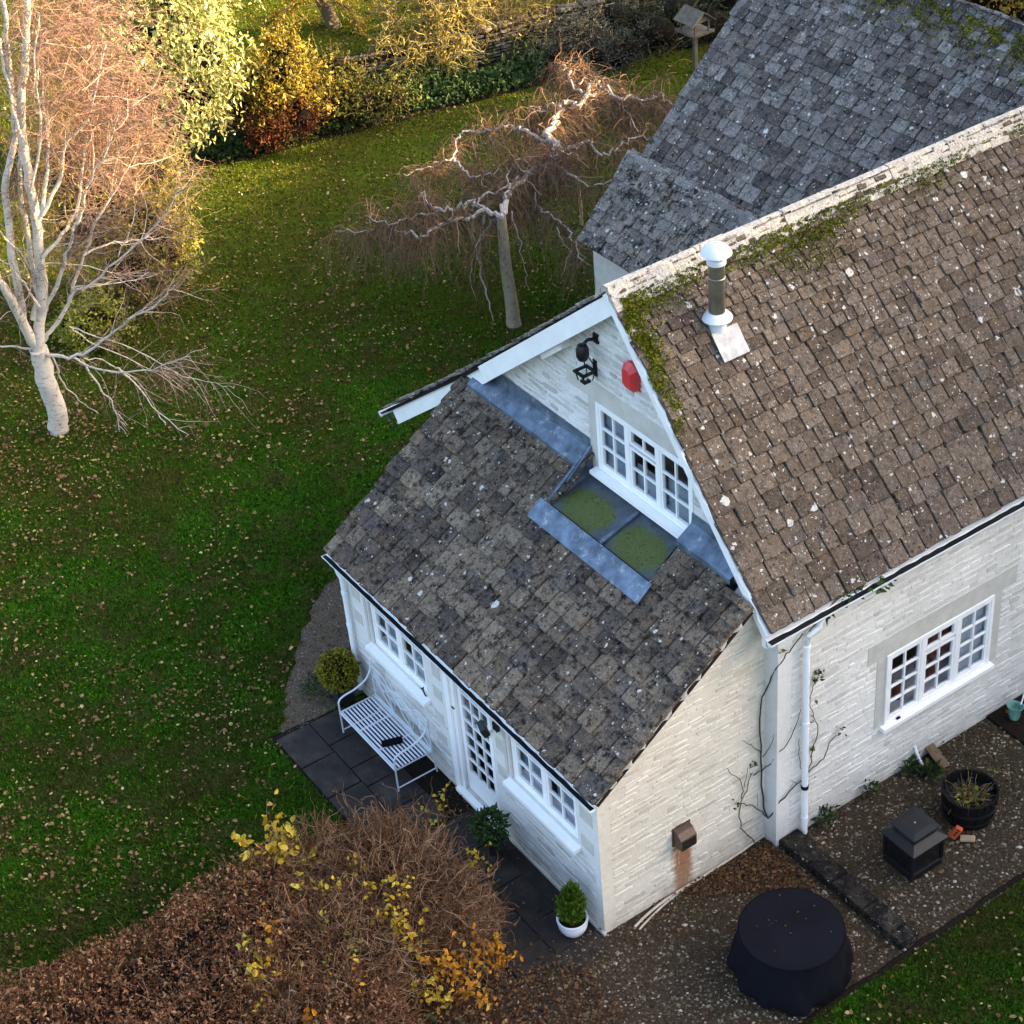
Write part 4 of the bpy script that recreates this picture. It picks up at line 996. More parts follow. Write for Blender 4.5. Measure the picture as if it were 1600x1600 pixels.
def things_on_lean_to():
    p = on(772, 1134, 1, -.06); p = np.array([p[0], 0, p[2]])
    t = thing('flood_lamp', p, 'black sensor lamp with pale lens beside the glazed door', 'wall lamp')
    mb = MB(); mb.box((p[0]-.05, -.06, p[2]-.09), (p[0]+.05, -.01, p[2]+.03)); mb.build('mount', M['blackmetal'], t)
    mb = MB(); d = unit(np.array([-.25, -.8, -.35])); sx = unit(np.cross(d, Z_)); uz = np.cross(sx, d); c = np.array([p[0]-.04, -.2, p[2]])
    mb.obox(c, (sx, d, uz), (.10, .045, .075)); mb.build('lamp_housing', M['blackmetal'], t, bevel=.012)
    mb = MB(); mb.obox(c+d*.047, (sx, d, uz), (.08, .006, .055)); mb.build('lens', M['lens'], t)
    mb = MB(); mb.obox(np.array([p[0]+.02, -.12, p[2]-.085]), (X_, Y_, Z_), (.035, .05, .035)); mb.build('sensor', M['lens'], t, bevel=.01)
    c = np.array([0, 1.25, 1.0])
    t = thing('flue_vent', c, 'brown boxed boiler vent with rust streak below on the end wall', 'vent')
    mb = MB(); mb.prism([(0, 1.13, .88), (0, 1.13, 1.16), (.10, 1.13, 1.14), (.17, 1.13, 1.07), (.17, 1.13, .89)], Y_*.25); mb.build('hood', M['brownmetal'], t)
    mb = MB()
    for i in range(4): mb.box((.165, 1.15, .90+i*.04), (.180, 1.36, .918+i*.04))
    mb.build('grille', M['blackmetal'], t)
    mb = MB(); mb.box((.0, 1.11, .86), (.018, 1.40, 1.18)); mb.build('back_plate', M['brownmetal'], t)
    # pale pipe along the foot of the wall
    pts = smooth_path([(.03, 2.62, .10), (.03, 2.2, .045), (.04, 1.6, .03), (.045, 1.0, .03), (.09, .60, .02), (.15, .36, .02)], 4)
    mb = MB(); mb.tube(pts, .018, 7)
    pts = smooth_path([(.05, 1.3, .02), (.09, .9, .02), (.17, .55, .02), (.22, .38, .02)], 4); mb.tube(pts, .014, 6)
    mb.build('garden_hose', M['hosewhite'], None, smooth=True, label='pale thin hose lying along the foot of the end wall', cat='hose')

# ---------------------------------------------------------------- rear wing and small wing
def rear():
    B = thing('rear_wing', (-11, 9.3, 0), 'rear wing with broad blue-grey stone slate roof behind the main ridge', 'house wing')
    e = np.array([0, 9.05, 3.31]); r_ = np.array([0, 12.55, 6.70]); s = unit(r_-e); nn = np.array([0, -s[2], s[1]])
    x0, x1 = -11.05, -1.4
    mb = MB(); q = lambda x, p: np.array([x, p[1], p[2]])
    mb.prism([q(x0+.03, e), q(x1, e), q(x1, r_), q(x0+.03, r_)], -nn*.06)
    b = np.array([0, 16.0, 3.36]); mb.prism([q(x0+.03, r_), q(x1, r_), q(x1, b), q(x0+.03, b)], -np.array([0, s[2], s[1]])*.06)
    roof = mb.build('roof', M['underlay'], B)
    L = np.linalg.norm(r_-e); cs = np.linspace(.30, .145, 22); cs *= L/cs.sum()
    tile_slope(roof, e, X_, s, x0, x1, cs, M['tile_rear'], lambda e_: .10+e_*.66, None, 300, 25, .028)
    s2 = unit(r_-b); tile_slope(roof, b, -X_, s2, -x1, -x0, cs, M['tile_rear'], lambda e_: .10+e_*.66, None, 0, 26, .021)
    mb = MB(); mb.box((-10.9, 9.4, -.1), (-1.5, 9.7, 3.25)); mb.box((-10.9, 15.3, -.1), (-1.5, 15.6, 3.3)); mb.build('wall', M['wash3'], B)
    mb = MB(); mb.prism([(-10.9, 9.7, -.1), (-10.9, 15.3, -.1), (-10.9, 15.3, 3.6), (-10.9, 12.55, 6.45), (-10.9, 9.7, 3.6)], X_*.3); mb.build('gable_wall', M['wash3'], B)
    x = x0; rr = random.Random(9)
    while x < x1:
        l = rr.uniform(.38, .5); mb = MB(); mb.prism([(x, 12.55+a, 6.74+c) for a, c in ((-.17, -.17), (0, .02), (.17, -.17), (.15, -.19), (0, -.02), (-.15, -.19))], X_*(l-.01)); mb.build('ridge_stone', M['ridge2'], roof); x += l
    n = 9000; xx = RNG.uniform(x0+2.5, x1, n); tt = np.abs(RNG.normal(0, .28, n))+.1
    ok = np.sin(xx*9+2*np.sin(tt*11))*np.sin(tt*13+xx*3) > -.2; xx, tt = xx[ok], tt[ok]
    bump_mat_moss(roof, r_+np.outer(xx, X_)-np.outer(tt, s)+nn*.085, nn, 0, .028)
    S = thing('small_wing', (-11.25, 8.1, 0), 'small lichen-spotted wing with slate roof and pale ridge between tree and ridge', 'house wing')
    e = np.array([0, 8.02, 2.36]); r_ = np.array([0, 9.24, 3.64]); s = unit(r_-e); nn = np.array([0, -s[2], s[1]]); x0, x1 = -11.27, -7.2
    mb = MB(); mb.prism([q(x0+.02, e), q(x1, e), q(x1, r_), q(x0+.02, r_)], -nn*.05)
    b = np.array([0, 9.7, 3.16]); mb.prism([q(x0+.02, r_), q(x1, r_), q(x1, b), q(x0+.02, b)], -np.array([0, s[2], s[1]])*.05); roof = mb.build('roof', M['underlay'], S)
    L = np.linalg.norm(r_-e); cs = np.linspace(.24, .16, 9); cs *= L/cs.sum()
    tile_slope(roof, e, X_, s, x0, x1, cs, M['tile_wing'], lambda e_: .10+e_*.75, None, 200, 35, .028)
    mb = MB(); mb.box((-11.1, 8.22, -.1), (-8.3, 8.5, 2.4)); mb.build('wall', M['dress'], S)
    mb = MB(); mb.prism([(-11.1, 8.5, -.1), (-11.1, 10, -.1), (-11.1, 10, 2.4), (-11.1, 9.24, 3.5), (-11.1, 8.5, 2.5)], X_*.25); mb.build('gable_wall', M['wash3'], S)
    x = x0-.02
    while x < x1:
        l = rr.uniform(.45, .65); mb = MB(); mb.prism([(x, 9.24+a, 3.68+c) for a, c in ((-.22, -.205), (-.02, .03), (.02, .03), (.2, -.19), (.18, -.21), (0, -.02), (-.2, -.225))], X_*(l-.006)); mb.build('ridge_stone', M['ridge2'], roof); x += l

# ================================================================== GROUND
def inside(poly, P):
    P = np.asarray(P); x, y = P[:, 0], P[:, 1]; ins = np.zeros(len(P), bool); n = len(poly)
    for i in range(n):
        x0, y0 = poly[i][:2]; x1, y1 = poly[(i+1) % n][:2]
        c = ((y0 > y) != (y1 > y)) & (x < (x1-x0)*(y-y0)/(y1-y0+1e-12)+x0); ins ^= c
    return ins
def sheet(name, poly, z, mat, lab=None, kind='structure', parent=None):
    mb = MB(); mb.add([(p[0], p[1], z) for p in poly], [tuple(range(len(poly)))])
    o = mb.build(name, mat, parent, kind=kind)
    if o.data.polygons[0].normal.z < 0: o.data.flip_normals()
    if lab: o['label'] = lab
    return o
YARD = [(-.9, -1.32), (-1.6, -4.6), (2.52, -4.6), (2.56, -1.32), (2.60, 1.0), (2.62, 4.8), (2.66, 12), (XW-.2, 12), (XW-.2, YG), (-.2, YG), (-.2, .1), (-.9, .1)]
EDGE_X = 2.6
PATIO = [(-2.9, .1), (-2.9, -1.35), (-1.0, -1.35), (-.4, -1.35), (.28, -.62), (.05, .05)]
_o = smooth_path([G(x, y) for x, y in ((444, 1135), (446, 1095), (455, 1055), (468, 1010), (483, 968), (502, 928), (525, 895), (556, 868), (610, 820))], 5)
_o[:, :2] += RNG.normal(0, .035, (len(_o), 2))
STRIP = [(-5.9, .1), (-5.9, -.45), (-5.78, -1.5)]+[tuple(q[:2]) for q in _o]+[(-6.1, 4), (-6.1, .1)]
SLABS = [(-5.95, -1.60), (-3.2, -1.60), (-2.9, -1.35), (-2.9, .05), (-5.75, .05), (-5.85, -.6)]
HOUSE_FOOT = [(-8.4, YG), (-6.1, YG), (-6.1, 0), (0, 0), (0, YG), (XW, YG), (XW, 12), (-11, 16), (-11.1, 8.2), (-8.4, 8.2)]
def pebbles(name, poly, n, mat, z=0.0, lo=.010, hi=.026, **kw):
    a = np.array(poly); mn, mx = a.min(0), a.max(0)
    P = RNG.uniform(mn, mx, (n*2, 2)); P = P[inside(poly, P)][:n]; n = len(P)
    oct_ = np.array([(1,0,0),(0,1,0),(-1,0,0),(0,-1,0),(0,0,1)]); f = np.array([(0,1,4),(1,2,4),(2,3,4),(3,0,4)])
    s = RNG.uniform(lo, hi, n)*RNG.choice([1, 1, 1, 1.5], n); th = RNG.uniform(0, 6.28, n); c, sn = np.cos(th), np.sin(th)
    V = np.zeros((n, 5, 3)); ex = s*RNG.uniform(.8, 1.3, n); ey = s*RNG.uniform(.6, .9, n)
    for i, o in enumerate(oct_):
        x, y = o[0]*ex, o[1]*ey; V[:, i, 0] = P[:, 0]+x*c-y*sn; V[:, i, 1] = P[:, 1]+x*sn+y*c; V[:, i, 2] = z+o[2]*s*.65+(0 if o[2] else -.002)+(RNG.uniform(-.3, .3, n)*s if not o[2] else 0)
    F = (np.arange(n)*5)[:, None, None]+f[None]
    me = np_mesh(name, V.reshape(-1, 3), F.reshape(-1, 3), mat, False, np.repeat(RNG.uniform(0, 1, n), 5))
    return mesh_obj(name, me, None, None, kind='stuff', **kw)

def round_leaves(P, D, size):
    n = len(P); D = unit(D); S = unit(np.cross(D, np.array([0, 0, 1.0])+RNG.normal(0, .35, (n, 3)))); N = np.cross(S, D); sz = np.reshape(size, (-1, 1))*RNG.uniform(.7, 1.25, (n, 1)); a = RNG.uniform(.45, .8, (n, 1))
    c = RNG.uniform(-.25, .45, (n, 1)); V = np.stack([P, P+D*sz*.3+S*sz*a*.5+N*sz*c, P+D*sz*.72+S*sz*a*.42+N*sz*c*.8, P+D*sz, P+D*sz*.68-S*sz*a*.45+N*sz*c*1.1, P+D*sz*.28-S*sz*a*.48+N*sz*c], 1).reshape(-1, 3)
    i = np.arange(n)[:, None]*6; return V, np.concatenate([i+[0, 1, 2, 3], i+[0, 3, 4, 5]], 0), np.repeat(RNG.uniform(0, 1, n), 6)
def ground():
    e0, e1 = 2.6, 2.66
    sheet('lawn', [(-300, -200), (200, -200), (200, 300), (-300, 300)], 0, M['lawn'], 'wide leaf-strewn garden lawn around the cottage')
    sheet('gravel_yard', YARD, .004, M['gravel'], 'brown gravel yard beside the end wall of the cottage')
    sheet('gravel_path', STRIP, .004, M['pathbed'], 'narrow gravel strip curving round the lean-to')
    p = sheet('patio', PATIO, .008, M['slab'], 'dark wet paving between the twiggy shrub and the front wall')
    t = sheet('terrace', SLABS, .006, M['soil'], 'dark slab terrace under the bench')
    rr = random.Random(12)
    # individual flagstones of the terrace and patio
    for (x0, x1, y0, y1, parent, sk) in ((-5.78, -2.95, -1.58, -.3, t, 0), (-2.85, -.1, -1.3, -.06, p, 1)):
        y = y0; row = 0
        while y < y1-.2:
            h = min(rr.choice((.45, .55, .6)), y1-y); x = x0-.08*row*(1-sk)*0+rr.uniform(-.05, .05); row += 1
            while x < x1-.12:
                w = min(rr.choice((.45, .6, .75)), x1-x)
                if w > .15:
                    mb = MB(); g = .009; j = lambda: rr.uniform(-.008, .008); zt = .034+rr.uniform(0, .006)
                    A = [(x+g+j(), y+g+j()), (x+w-g+j(), y+g+j()), (x+w-g+j(), y+h-g+j()), (x+g+j(), y+h-g+j())]
                    V = [(a, b, .009) for a, b in A]+[(a, b, zt-.006) for a, b in A]+[(x+w/2+(a-x-w/2)*.975, y+h/2+(b-y-h/2)*.975, zt) for a, b in A]
                    mb.add(V, [(8, 9, 10, 11)]+[(i, (i+1) % 4, 4+(i+1) % 4, 4+i) for i in range(4)]+[(4+i, 4+(i+1) % 4, 8+(i+1) % 4, 8+i) for i in range(4)])
                    mb.build('slab', M['slab'], parent)
                x += w
            y += h
    pebbles('yard_gravel', YARD, 34000, M['pebble'], .004, label='loose brown and pale gravel covering the yard', cat='gravel')
    pebbles('path_gravel', STRIP, 11000, M['darkpeb'], .004, lo=.007, hi=.017, label='loose gravel on the strip round the lean-to', cat='gravel')
    # dead leaves blown over gravel, terrace and yard corners
    pts = []
    for poly, n in ((YARD, 900), (PATIO, 110), (SLABS, 90), (STRIP, 420), ([(0, .9), (1.1, 2.6), (.1, 2.64), (.02, .6)], 1300), ([(-1.0, -1.35), (.6, -2.6), (1.5, -1.5), (1.2, -.6), (.3, -.5), (-.3, -1.0)], 2200), ([(-3.4, -.5), (-2.9, -.5), (-2.2, -.05), (-3.4, -.05)], 110), ([(-7.0, -.4), (-6.1, -.4), (-6.1, 1.2), (-6.9, .8)], 260)):
        a = np.array(poly); P = RNG.uniform(a.min(0), a.max(0), (n*3, 2)); P = P[inside(poly, P)][:n]; pts.append(P)
    P = np.concatenate(pts); P3 = np.c_[P, RNG.uniform(.02, .05, len(P))]
    D = np.c_[RNG.normal(0, 1, (len(P), 2)), RNG.normal(0, .15, len(P))]
    leaf_obj('yard_leaves', [leaves(P3, D, .042, .7, .22, up=(0, 0, 1), spread=.2)], M['deadbrown'], None, kind='stuff', label='brown dead leaves drifted over gravel and paving', cat='leaves')
    # lawn: blades and fallen leaves, only where the view reaches
    def lawn_points(n, lo=0, hi=1600, near=1.0):
        px = np.c_[RNG.uniform(-60, 1660, n), RNG.uniform(-60, 1660, n)]
        d = fw+(px[:, :1]-800)/FPX*CR-(px[:, 1:]-800)/FPX*CU; t = -CAM[2]/d[:, 2]; P = CAM+t[:, None]*d
        bad = inside(YARD, P) | inside(PATIO, P) | inside(SLABS, P) | inside(STRIP, P) | inside(HOUSE_FOOT, P)
        return P[~bad]
    P = lawn_points(430000); n = len(P)
    dist = np.linalg.norm(P-CAM, axis=1); h = RNG.uniform(.02, .065, n); w = .0032*dist/10+.005
    th = RNG.uniform(0, 6.28, n); ln = RNG.normal(0, .02, (n, 2))
    V = np.zeros((n, 3, 3)); V[:, 0] = P; V[:, 1] = P; V[:, 2] = P
    V[:, 0, 0] += w*np.cos(th); V[:, 0, 1] += w*np.sin(th); V[:, 1, 0] -= w*np.cos(th); V[:, 1, 1] -= w*np.sin(th)
    V[:, 2, :2] += ln; V[:, 2, 2] += h
    me = np_mesh('grass', V.reshape(-1, 3), np.arange(n*3).reshape(-1, 3), M['grass'], False, np.repeat(RNG.uniform(0, 1, n), 3))
    mesh_obj('grass', me, None, None, kind='stuff', label='short green lawn grass all over the garden', cat='grass')
    P = lawn_points(52000)
    f = np.sin(P[:, 0]*.9+1.3*np.sin(P[:, 1]*.7))*np.sin(P[:, 1]*1.1+.9*np.sin(P[:, 0]*.6))
    P = np.concatenate([P, np.c_[RNG.normal(-16.2, 1.6, 1500), RNG.normal(-1.2, 1.5, 1500), np.zeros(1500)], np.c_[RNG.normal(-17.5, 1.3, 700), RNG.normal(1.2, 1.0, 700), np.zeros(700)]])
    f = np.sin(P[:, 0]*.9+1.3*np.sin(P[:, 1]*.7))*np.sin(P[:, 1]*1.1+.9*np.sin(P[:, 0]*.6))
    f2 = np.sin(P[:, 0]*3.1+2*np.sin(P[:, 1]*2.3))*np.sin(P[:, 1]*3.7+2*np.sin(P[:, 0]*1.9))
    left = np.clip(.16+.34*f+.22*f2+.020*(-P[:, 0]-4)*(P[:, 0] > -22)+.15*(P[:, 0] < -13), .03, 1); left[P[:, 0] > 2] = .07
    P = P[RNG.uniform(0, 1, len(P)) < left*1.5]
    big = RNG.uniform(0, 1, len(P)); sz = np.where(big > .97, .105, np.where(big > .60, .072, .045))
    P[:, 2] = RNG.uniform(.035, .06, len(P))
    D = np.c_[RNG.normal(0, 1, (len(P), 2)), RNG.normal(0, .38, len(P))]
    leaf_obj('fallen_leaves', [round_leaves(P, D, sz*.92)], M['deadleaf'], None, kind='stuff', label='tan autumn leaves scattered over the lawn', cat='leaves')
    # worn earth edge between lawn and gravel
    mb = MB(); rr = random.Random(2); V = []; F = []; k = 60
    for i in range(k+1):
        y = -4.6+16.4*i/k; x = 2.55+.014*math.sin(i*1.3)+.01*math.sin(i*3.1)
        V += [(x-.03, y, .004), (x, y, .028), (x+.03, y, .032), (x+.06, y, .004)]
    for i in range(k):
        for j in range(3): F.append((i*4+j, i*4+j+1, i*4+j+5, i*4+j+4))
    mb.add(V, F); o = mb.build('lawn_edge', M['soil'], None, kind='structure')
    # stone edging across the yard
    E = thing('stone_edging', (XW, 2.85, 0), 'low line of black mossy edging stones from house corner to lawn', 'stone edging')
    x = XW+.01; rr = random.Random(6)
    while x < 2.46:
        l = min(rr.uniform(.34, .62), 2.5-x); mb = MB(); j = lambda a=.012: rr.uniform(-a, a); y0, y1 = 2.70, 3.02; z = .13+j(.015); q = .02
        A = [(x+.006, y0+j()), (x+l-.006, y0+j()), (x+l-.006, y1+j()), (x+.006, y1+j())]; c = (x+l/2, (y0+y1)/2)
        V = [(a, b, 0) for a, b in A]+[(a, b, z-.03) for a, b in A]+[(c[0]+(a-c[0])*.94, c[1]+(b-c[1])*.90, z+j(.008)) for a, b in A]
        mb.add(V, [(8, 9, 10, 11)]+[(i, (i+1) % 4, 4+(i+1) % 4, 4+i) for i in range(4)]+[(4+i, 4+(i+1) % 4, 8+(i+1) % 4, 8+i) for i in range(4)])
        mb.build('stone', M['edging'], E); x += l

# ================================================================== YARD THINGS
def yard_things():
    c = np.array([1.87, 1.46, 0.0])
    t = thing('covered_table', c, 'round garden table hidden under a fitted navy weather cover', 'covered table')
    rr = random.Random(3); ph = [rr.uniform(0, 6) for _ in range(6)]
    def wob(i, th):
        f = max(0, i-5)/7.0
        return 1+f*(.034*math.sin(4*th+ph[0]+f*3)+.038*math.sin(7*th+ph[1]-f*4)+.034*math.sin(11*th+ph[2]+f*6)+.028*math.sin(17*th+ph[3]-f*7))
    prof = [(.02, .772), (.25, .775), (.47, .775), (.605, .772), (.635, .763), (.642, .745), (.650, .66), (.668, .54), (.695, .42), (.722, .31), (.738, .21), (.732, .12), (.705, .05), (.66, .012)]
    mb = MB(); mb.lathe(prof[::-1], c, 96, lambda i, th: wob(len(prof)-1-i, th)); o = mb.build('cover', M['cloth2'], t, smooth=True)
    Pl = np.c_[c[0]+RNG.normal(0, .3, 16), c[1]+RNG.normal(0, .3, 16), np.full(16, .782)]; leaf_obj('fallen_leaves', [round_leaves(Pl, np.c_[RNG.normal(0, 1, (16, 2)), np.zeros(16)], np.full(16, .035))], M['deadbrown'], None, kind='stuff', label='few dead leaves lying on the navy table cover', cat='leaves')
    mb = MB(); pts = [(c[0]+.642*math.cos(a), c[1]+.642*math.sin(a), .757) for a in np.linspace(0, 2*math.pi, 49)]; mb.tube(pts, .008, 5, False); mb.build('piping', M['cloth'], t, smooth=True)
    # square steel fire lantern
    A, B, C_ = np.array([1.27, 3.58]), np.array([1.80, 3.58]), np.array([1.76, 4.13]); cx, cy = (A+C_)/2; hw = .265
    t = thing('fire_lantern', (cx, cy, 0), 'square black metal patio fire box with hipped lid and glazed sides', 'fire pit')
    bx = lambda mb, h, z0, z1: mb.box((cx-h, cy-h, z0), (cx+h, cy+h, z1))
    mb = MB(); bx(mb, hw, .012, .12); bx(mb, hw+.01, .121, .135); mb.build('base', M['blackmetal'], t, bevel=.006)
    for sx in (-1, 1):
        for sy in (-1, 1):
            mb = MB(); mb.box((cx+sx*(hw-.012)-.02, cy+sy*(hw-.012)-.02, .136), (cx+sx*(hw-.012)+.02, cy+sy*(hw-.012)+.02, .512)); mb.build('post', M['blackmetal'], t)
    for ax, s_ in ((0, 1), (0, -1), (1, 1), (1, -1)):
        mb = MB(); q = [cx-hw+.034, cy-hw+.034, .137]; w_ = [cx+hw-.034, cy+hw-.034, .509]
        cc = (cx, cy)[ax]+s_*(hw-.012); q[ax] = cc-.003; w_[ax] = cc+.003; mb.box(q, w_); mb.build('glass_panel', M['smoked'], t)
    mb = MB(); bx(mb, hw-.05, .14, .16); mb.build('fire_tray', M['darkpot'], t)
    mb = MB(); mb.bar((cx+.05, cy-.12, .20), (cx+.20, cy+.10, .22), .08, .06); mb.build('ash_shovel', M['steel'], t)
    mb = MB(); o_, i_ = hw+.045, hw-.065
    V = [(cx+a*o_, cy+b*o_, .513) for a, b in ((-1,-1),(1,-1),(1,1),(-1,1))]+[(cx+a*o_, cy+b*o_, .528) for a, b in ((-1,-1),(1,-1),(1,1),(-1,1))]+[(cx+a*i_, cy+b*i_, .60) for a, b in ((-1,-1),(1,-1),(1,1),(-1,1))]
    mb.add(V, [(3, 2, 1, 0), (8, 9, 10, 11)]+[(i, (i+1) % 4, 4+(i+1) % 4, 4+i) for i in range(4)]+[(4+i, 4+(i+1) % 4, 8+(i+1) % 4, 8+i) for i in range(4)]); mb.build('lid', M['blackmetal'], t)
    mb = MB(); bx(mb, i_-.012, .601, .69); mb.build('neck', M['darkpot'], t)
    mb = MB(); h1, h2 = i_+.03, .14
    V = [(cx+a*h1, cy+b*h1, .691) for a, b in ((-1,-1),(1,-1),(1,1),(-1,1))]+[(cx+a*h1, cy+b*h1, .707) for a, b in ((-1,-1),(1,-1),(1,1),(-1,1))]+[(cx+a*h2, cy+b*h2, .722) for a, b in ((-1,-1),(1,-1),(1,1),(-1,1))]
    mb.add(V, [(3, 2, 1, 0), (8, 9, 10, 11)]+[(i, (i+1) % 4, 4+(i+1) % 4, 4+i) for i in range(4)]+[(4+i, 4+(i+1) % 4, 8+(i+1) % 4, 8+i) for i in range(4)]); mb.build('cap', M['blackmetal'], t)
    mb = MB(); mb.lathe([(.012, 0), (.012, .012), (.006, .016)], (cx, cy, .722), 8); mb.build('knob', M['steel'], t)
    # half barrel
    c = np.array([1.36, 5.03, 0.0]); t = thing('barrel_planter', c, 'dark half-barrel planter holding bare stems and dead leaves', 'planter')
    n = 22
    for i in range(n):
        a0, a1 = 2*math.pi*i/n+.012, 2*math.pi*(i+1)/n-.012; mb = MB(); V = []
        for z, r_ in ((0.006, .32), (.20, .362), (.46, .375)):
            for a in (a0, a1):
                for q in (r_, r_-.028): V.append((c[0]+q*math.cos(a), c[1]+q*math.sin(a), z))
        F = []
        for k in (0, 4): F += [(k, k+2, k+6, k+4), (k+1, k+5, k+7, k+3), (k, k+4, k+5, k+1), (k+2, k+3, k+7, k+6)]
        F += [(8, 10, 11, 9), (0, 1, 3, 2)]; mb.add(V, F); mb.build('stave', M['barrel'], t)
    for z, r_ in ((.10, .343), (.27, .367)):
        mb = MB(); mb.lathe([(r_-.004, -.022), (r_+.006, -.02), (r_+.009, .02), (r_-.004, .022)], (c[0], c[1], z), 40); mb.build('hoop', M['blackmetal'], t, smooth=True)
    mb = MB(); mb.lathe([(.33, .26), (.335, .28), (.12, .30), (.02, .31)], c, 24); mb.build('soil', M['soil'], t, smooth=True)
    S = np.c_[c[0]+RNG.normal(0, .09, 60), c[1]+RNG.normal(0, .09, 60), np.full(60, .32)]
    D = np.c_[(S[:, :2]-c[:2])*4+RNG.normal(0, .3, (60, 2)), np.full(60, .7)]
    L = wander(S, D, RNG.uniform(.12, .32, 60), 4, .25, .06); leaf_obj('stems', [twigs(L, .007, .003)], M['twig_olive'], t)
    P, _ = ball_pts((c[0], c[1], .33), (.23, .23, .06), 170, 0, 1); leaf_obj('leaves', [leaves(P, RNG.normal(0, 1, (len(P), 3)), .05, .6)], M['limeleaf'], t)
    P, _ = ball_pts((c[0], c[1], .34), (.24, .24, .04), 120, 0, 1); leaf_obj('dead_leaves', [leaves(P, RNG.normal(0, 1, (len(P), 3)), .05, .7)], M['deadleaf'], t, kind='stuff')
    # red perforated brick and pale offcut
    q = G(1486, 1318); q = np.array([1.60, 4.52, 0]); t = thing('red_brick', q, 'red perforated clay brick leaning against the barrel planter', 'brick')
    ax1 = unit(np.array([.35, .25, .9])); ax2 = unit(np.cross(ax1, [.6, -.8, .1])); ax3 = np.cross(ax1, ax2); cc = q+np.array([-.02, .05, .125]); mb = MB()
    mb.obox(cc, (ax1, ax2, ax3), (.108, .05, .033)); o = mb.build('body', M['brickred'], t, bevel=.012)
    nn = ax3 if ax3@(CAM-cc) > 0 else -ax3
    for k in (-1, 0, 1):
        mb = MB(); pc = cc+ax1*(.05*k+.03)+nn*.0335; mb.tube([pc-nn*.004, pc+nn*.0015], .017, 10); mb.build('hole', M['black'], t)  # black disc paints the shaded depth of each hole
    q = np.array([1.71, 4.66, 0]); mb = MB(); d1 = unit(np.array([.75, .6, .0])); d2 = np.array([-d1[1], d1[0], 0]); mb.obox(q+np.array([0, 0, .055]), (unit(d1+Z_*.16), d2, unit(Z_-d1*.16)), (.095, .05, .018))
    mb.build('timber_offcut', M['palewood'], None, bevel=.006, label='pale sawn timber offcut on gravel beside the red brick', cat='timber offcut')
    # drain gully with board against the wall
    q = np.array([XW, 5.18, 0]); t = thing('drain_gully', q, 'dark drain gully with stub of pipe at the wall foot', 'drain')
    mb = MB(); a, b = (.24, 5.0), (.52, 5.42)
    mb.box((a[0], a[1], .004), (b[0], a[1]+.03, .05)); mb.box((a[0], b[1]-.03, .004), (b[0], b[1], .05)); mb.box((b[0]-.03, a[1]+.03, .004), (b[0], b[1]-.03, .05)); mb.build('rim', M['edging'], t)
    mb = MB(); mb.box((a[0], a[1]+.03, .0045), (b[0]-.03, b[1]-.03, .012)); mb.build('pit', M['black'], t)  # flat black plate; the pit's inner dark is only its colour
    mb = MB(); mb.tube([(.235, 5.14, .32), (.26, 5.14, .25), (.33, 5.16, .10), (.38, 5.17, .02)], .022, 8); mb.build('pipe', M['plastic'], t, smooth=True)
    mb = MB(); mb.obox((.40, 5.40, .105), (unit(np.array([.9, -.12, -.25])), unit(np.array([.12, .99, 0])), unit(np.array([.25, 0, .9]))), (.21, .075, .014))
    mb.build('timber_board', M['brownwood'], None, label='short brown board propped over the drain against the wall', cat='board')
    # doorstep and green tub at the frame edge
    mb = MB(); mb.box((XW+.005, 6.54, .0), (1.3, 9, .05)); o = mb.build('doorstep', M['soil'], None, kind='structure', bevel=.01); o['label'] = 'dark doorstep slab at the wall foot'
    q = np.array([.50, 6.80, .05]); t = thing('green_tub', q, 'weathered green tub with pale hooked handle on the dark doorstep', 'tub')
    mb = MB(); mb.lathe([(.06, 0), (.075, .06), (.085, .16), (.115, .24), (.105, .24), (.07, .15)], q, 18, lambda i, th: 1+.10*math.sin(2*th+.8)); mb.build('bowl', M['green'], t, smooth=True)
    mb = MB(); mb.tube(smooth_path([q+np.array([.02, .09, .22]), q+np.array([.01, .13, .30]), q+np.array([.0, .16, .36]), q+np.array([.03, .20, .38])], 3), .011, 6); mb.build('handle', M['white'], t, smooth=True)
    # weeds at the foot of the long wall
    for (px, py, s, n, lab) in ((1288, 1282, .17, 120, 'small weed clump beside the foot of the white downpipe'), (1352, 1236, .17, 130, 'weed tuft at the wall foot under the window'), (1420, 1204, .15, 90, 'dark green weed beside the drain rim'), (1456, 1212, .14, 100, 'low green weed between drain and barrel planter')):
        b = G(px, py); P, D = ball_pts((b[0], b[1], .06), (s, s, s*.9), n, .2, 1, zmin=-.1)
        o = thing('weed_plant', b, lab, 'weed', 'weeds along the wall foot'); leaf_obj('foliage', [leaves(P, D+[0, 0, .5], .075, .5)], M['weed'], o)
    P = np.c_[RNG.normal(1.0, .55, 500), RNG.normal(5.9, .5, 500), RNG.uniform(.01, .04, 500)]
    leaf_obj('moss_patch', [leaves(P, RNG.normal(0, 1, (500, 3)), .03, .8)], M['weed'], None, kind='stuff', label='thin green moss film on the gravel by the barrel', cat='moss')

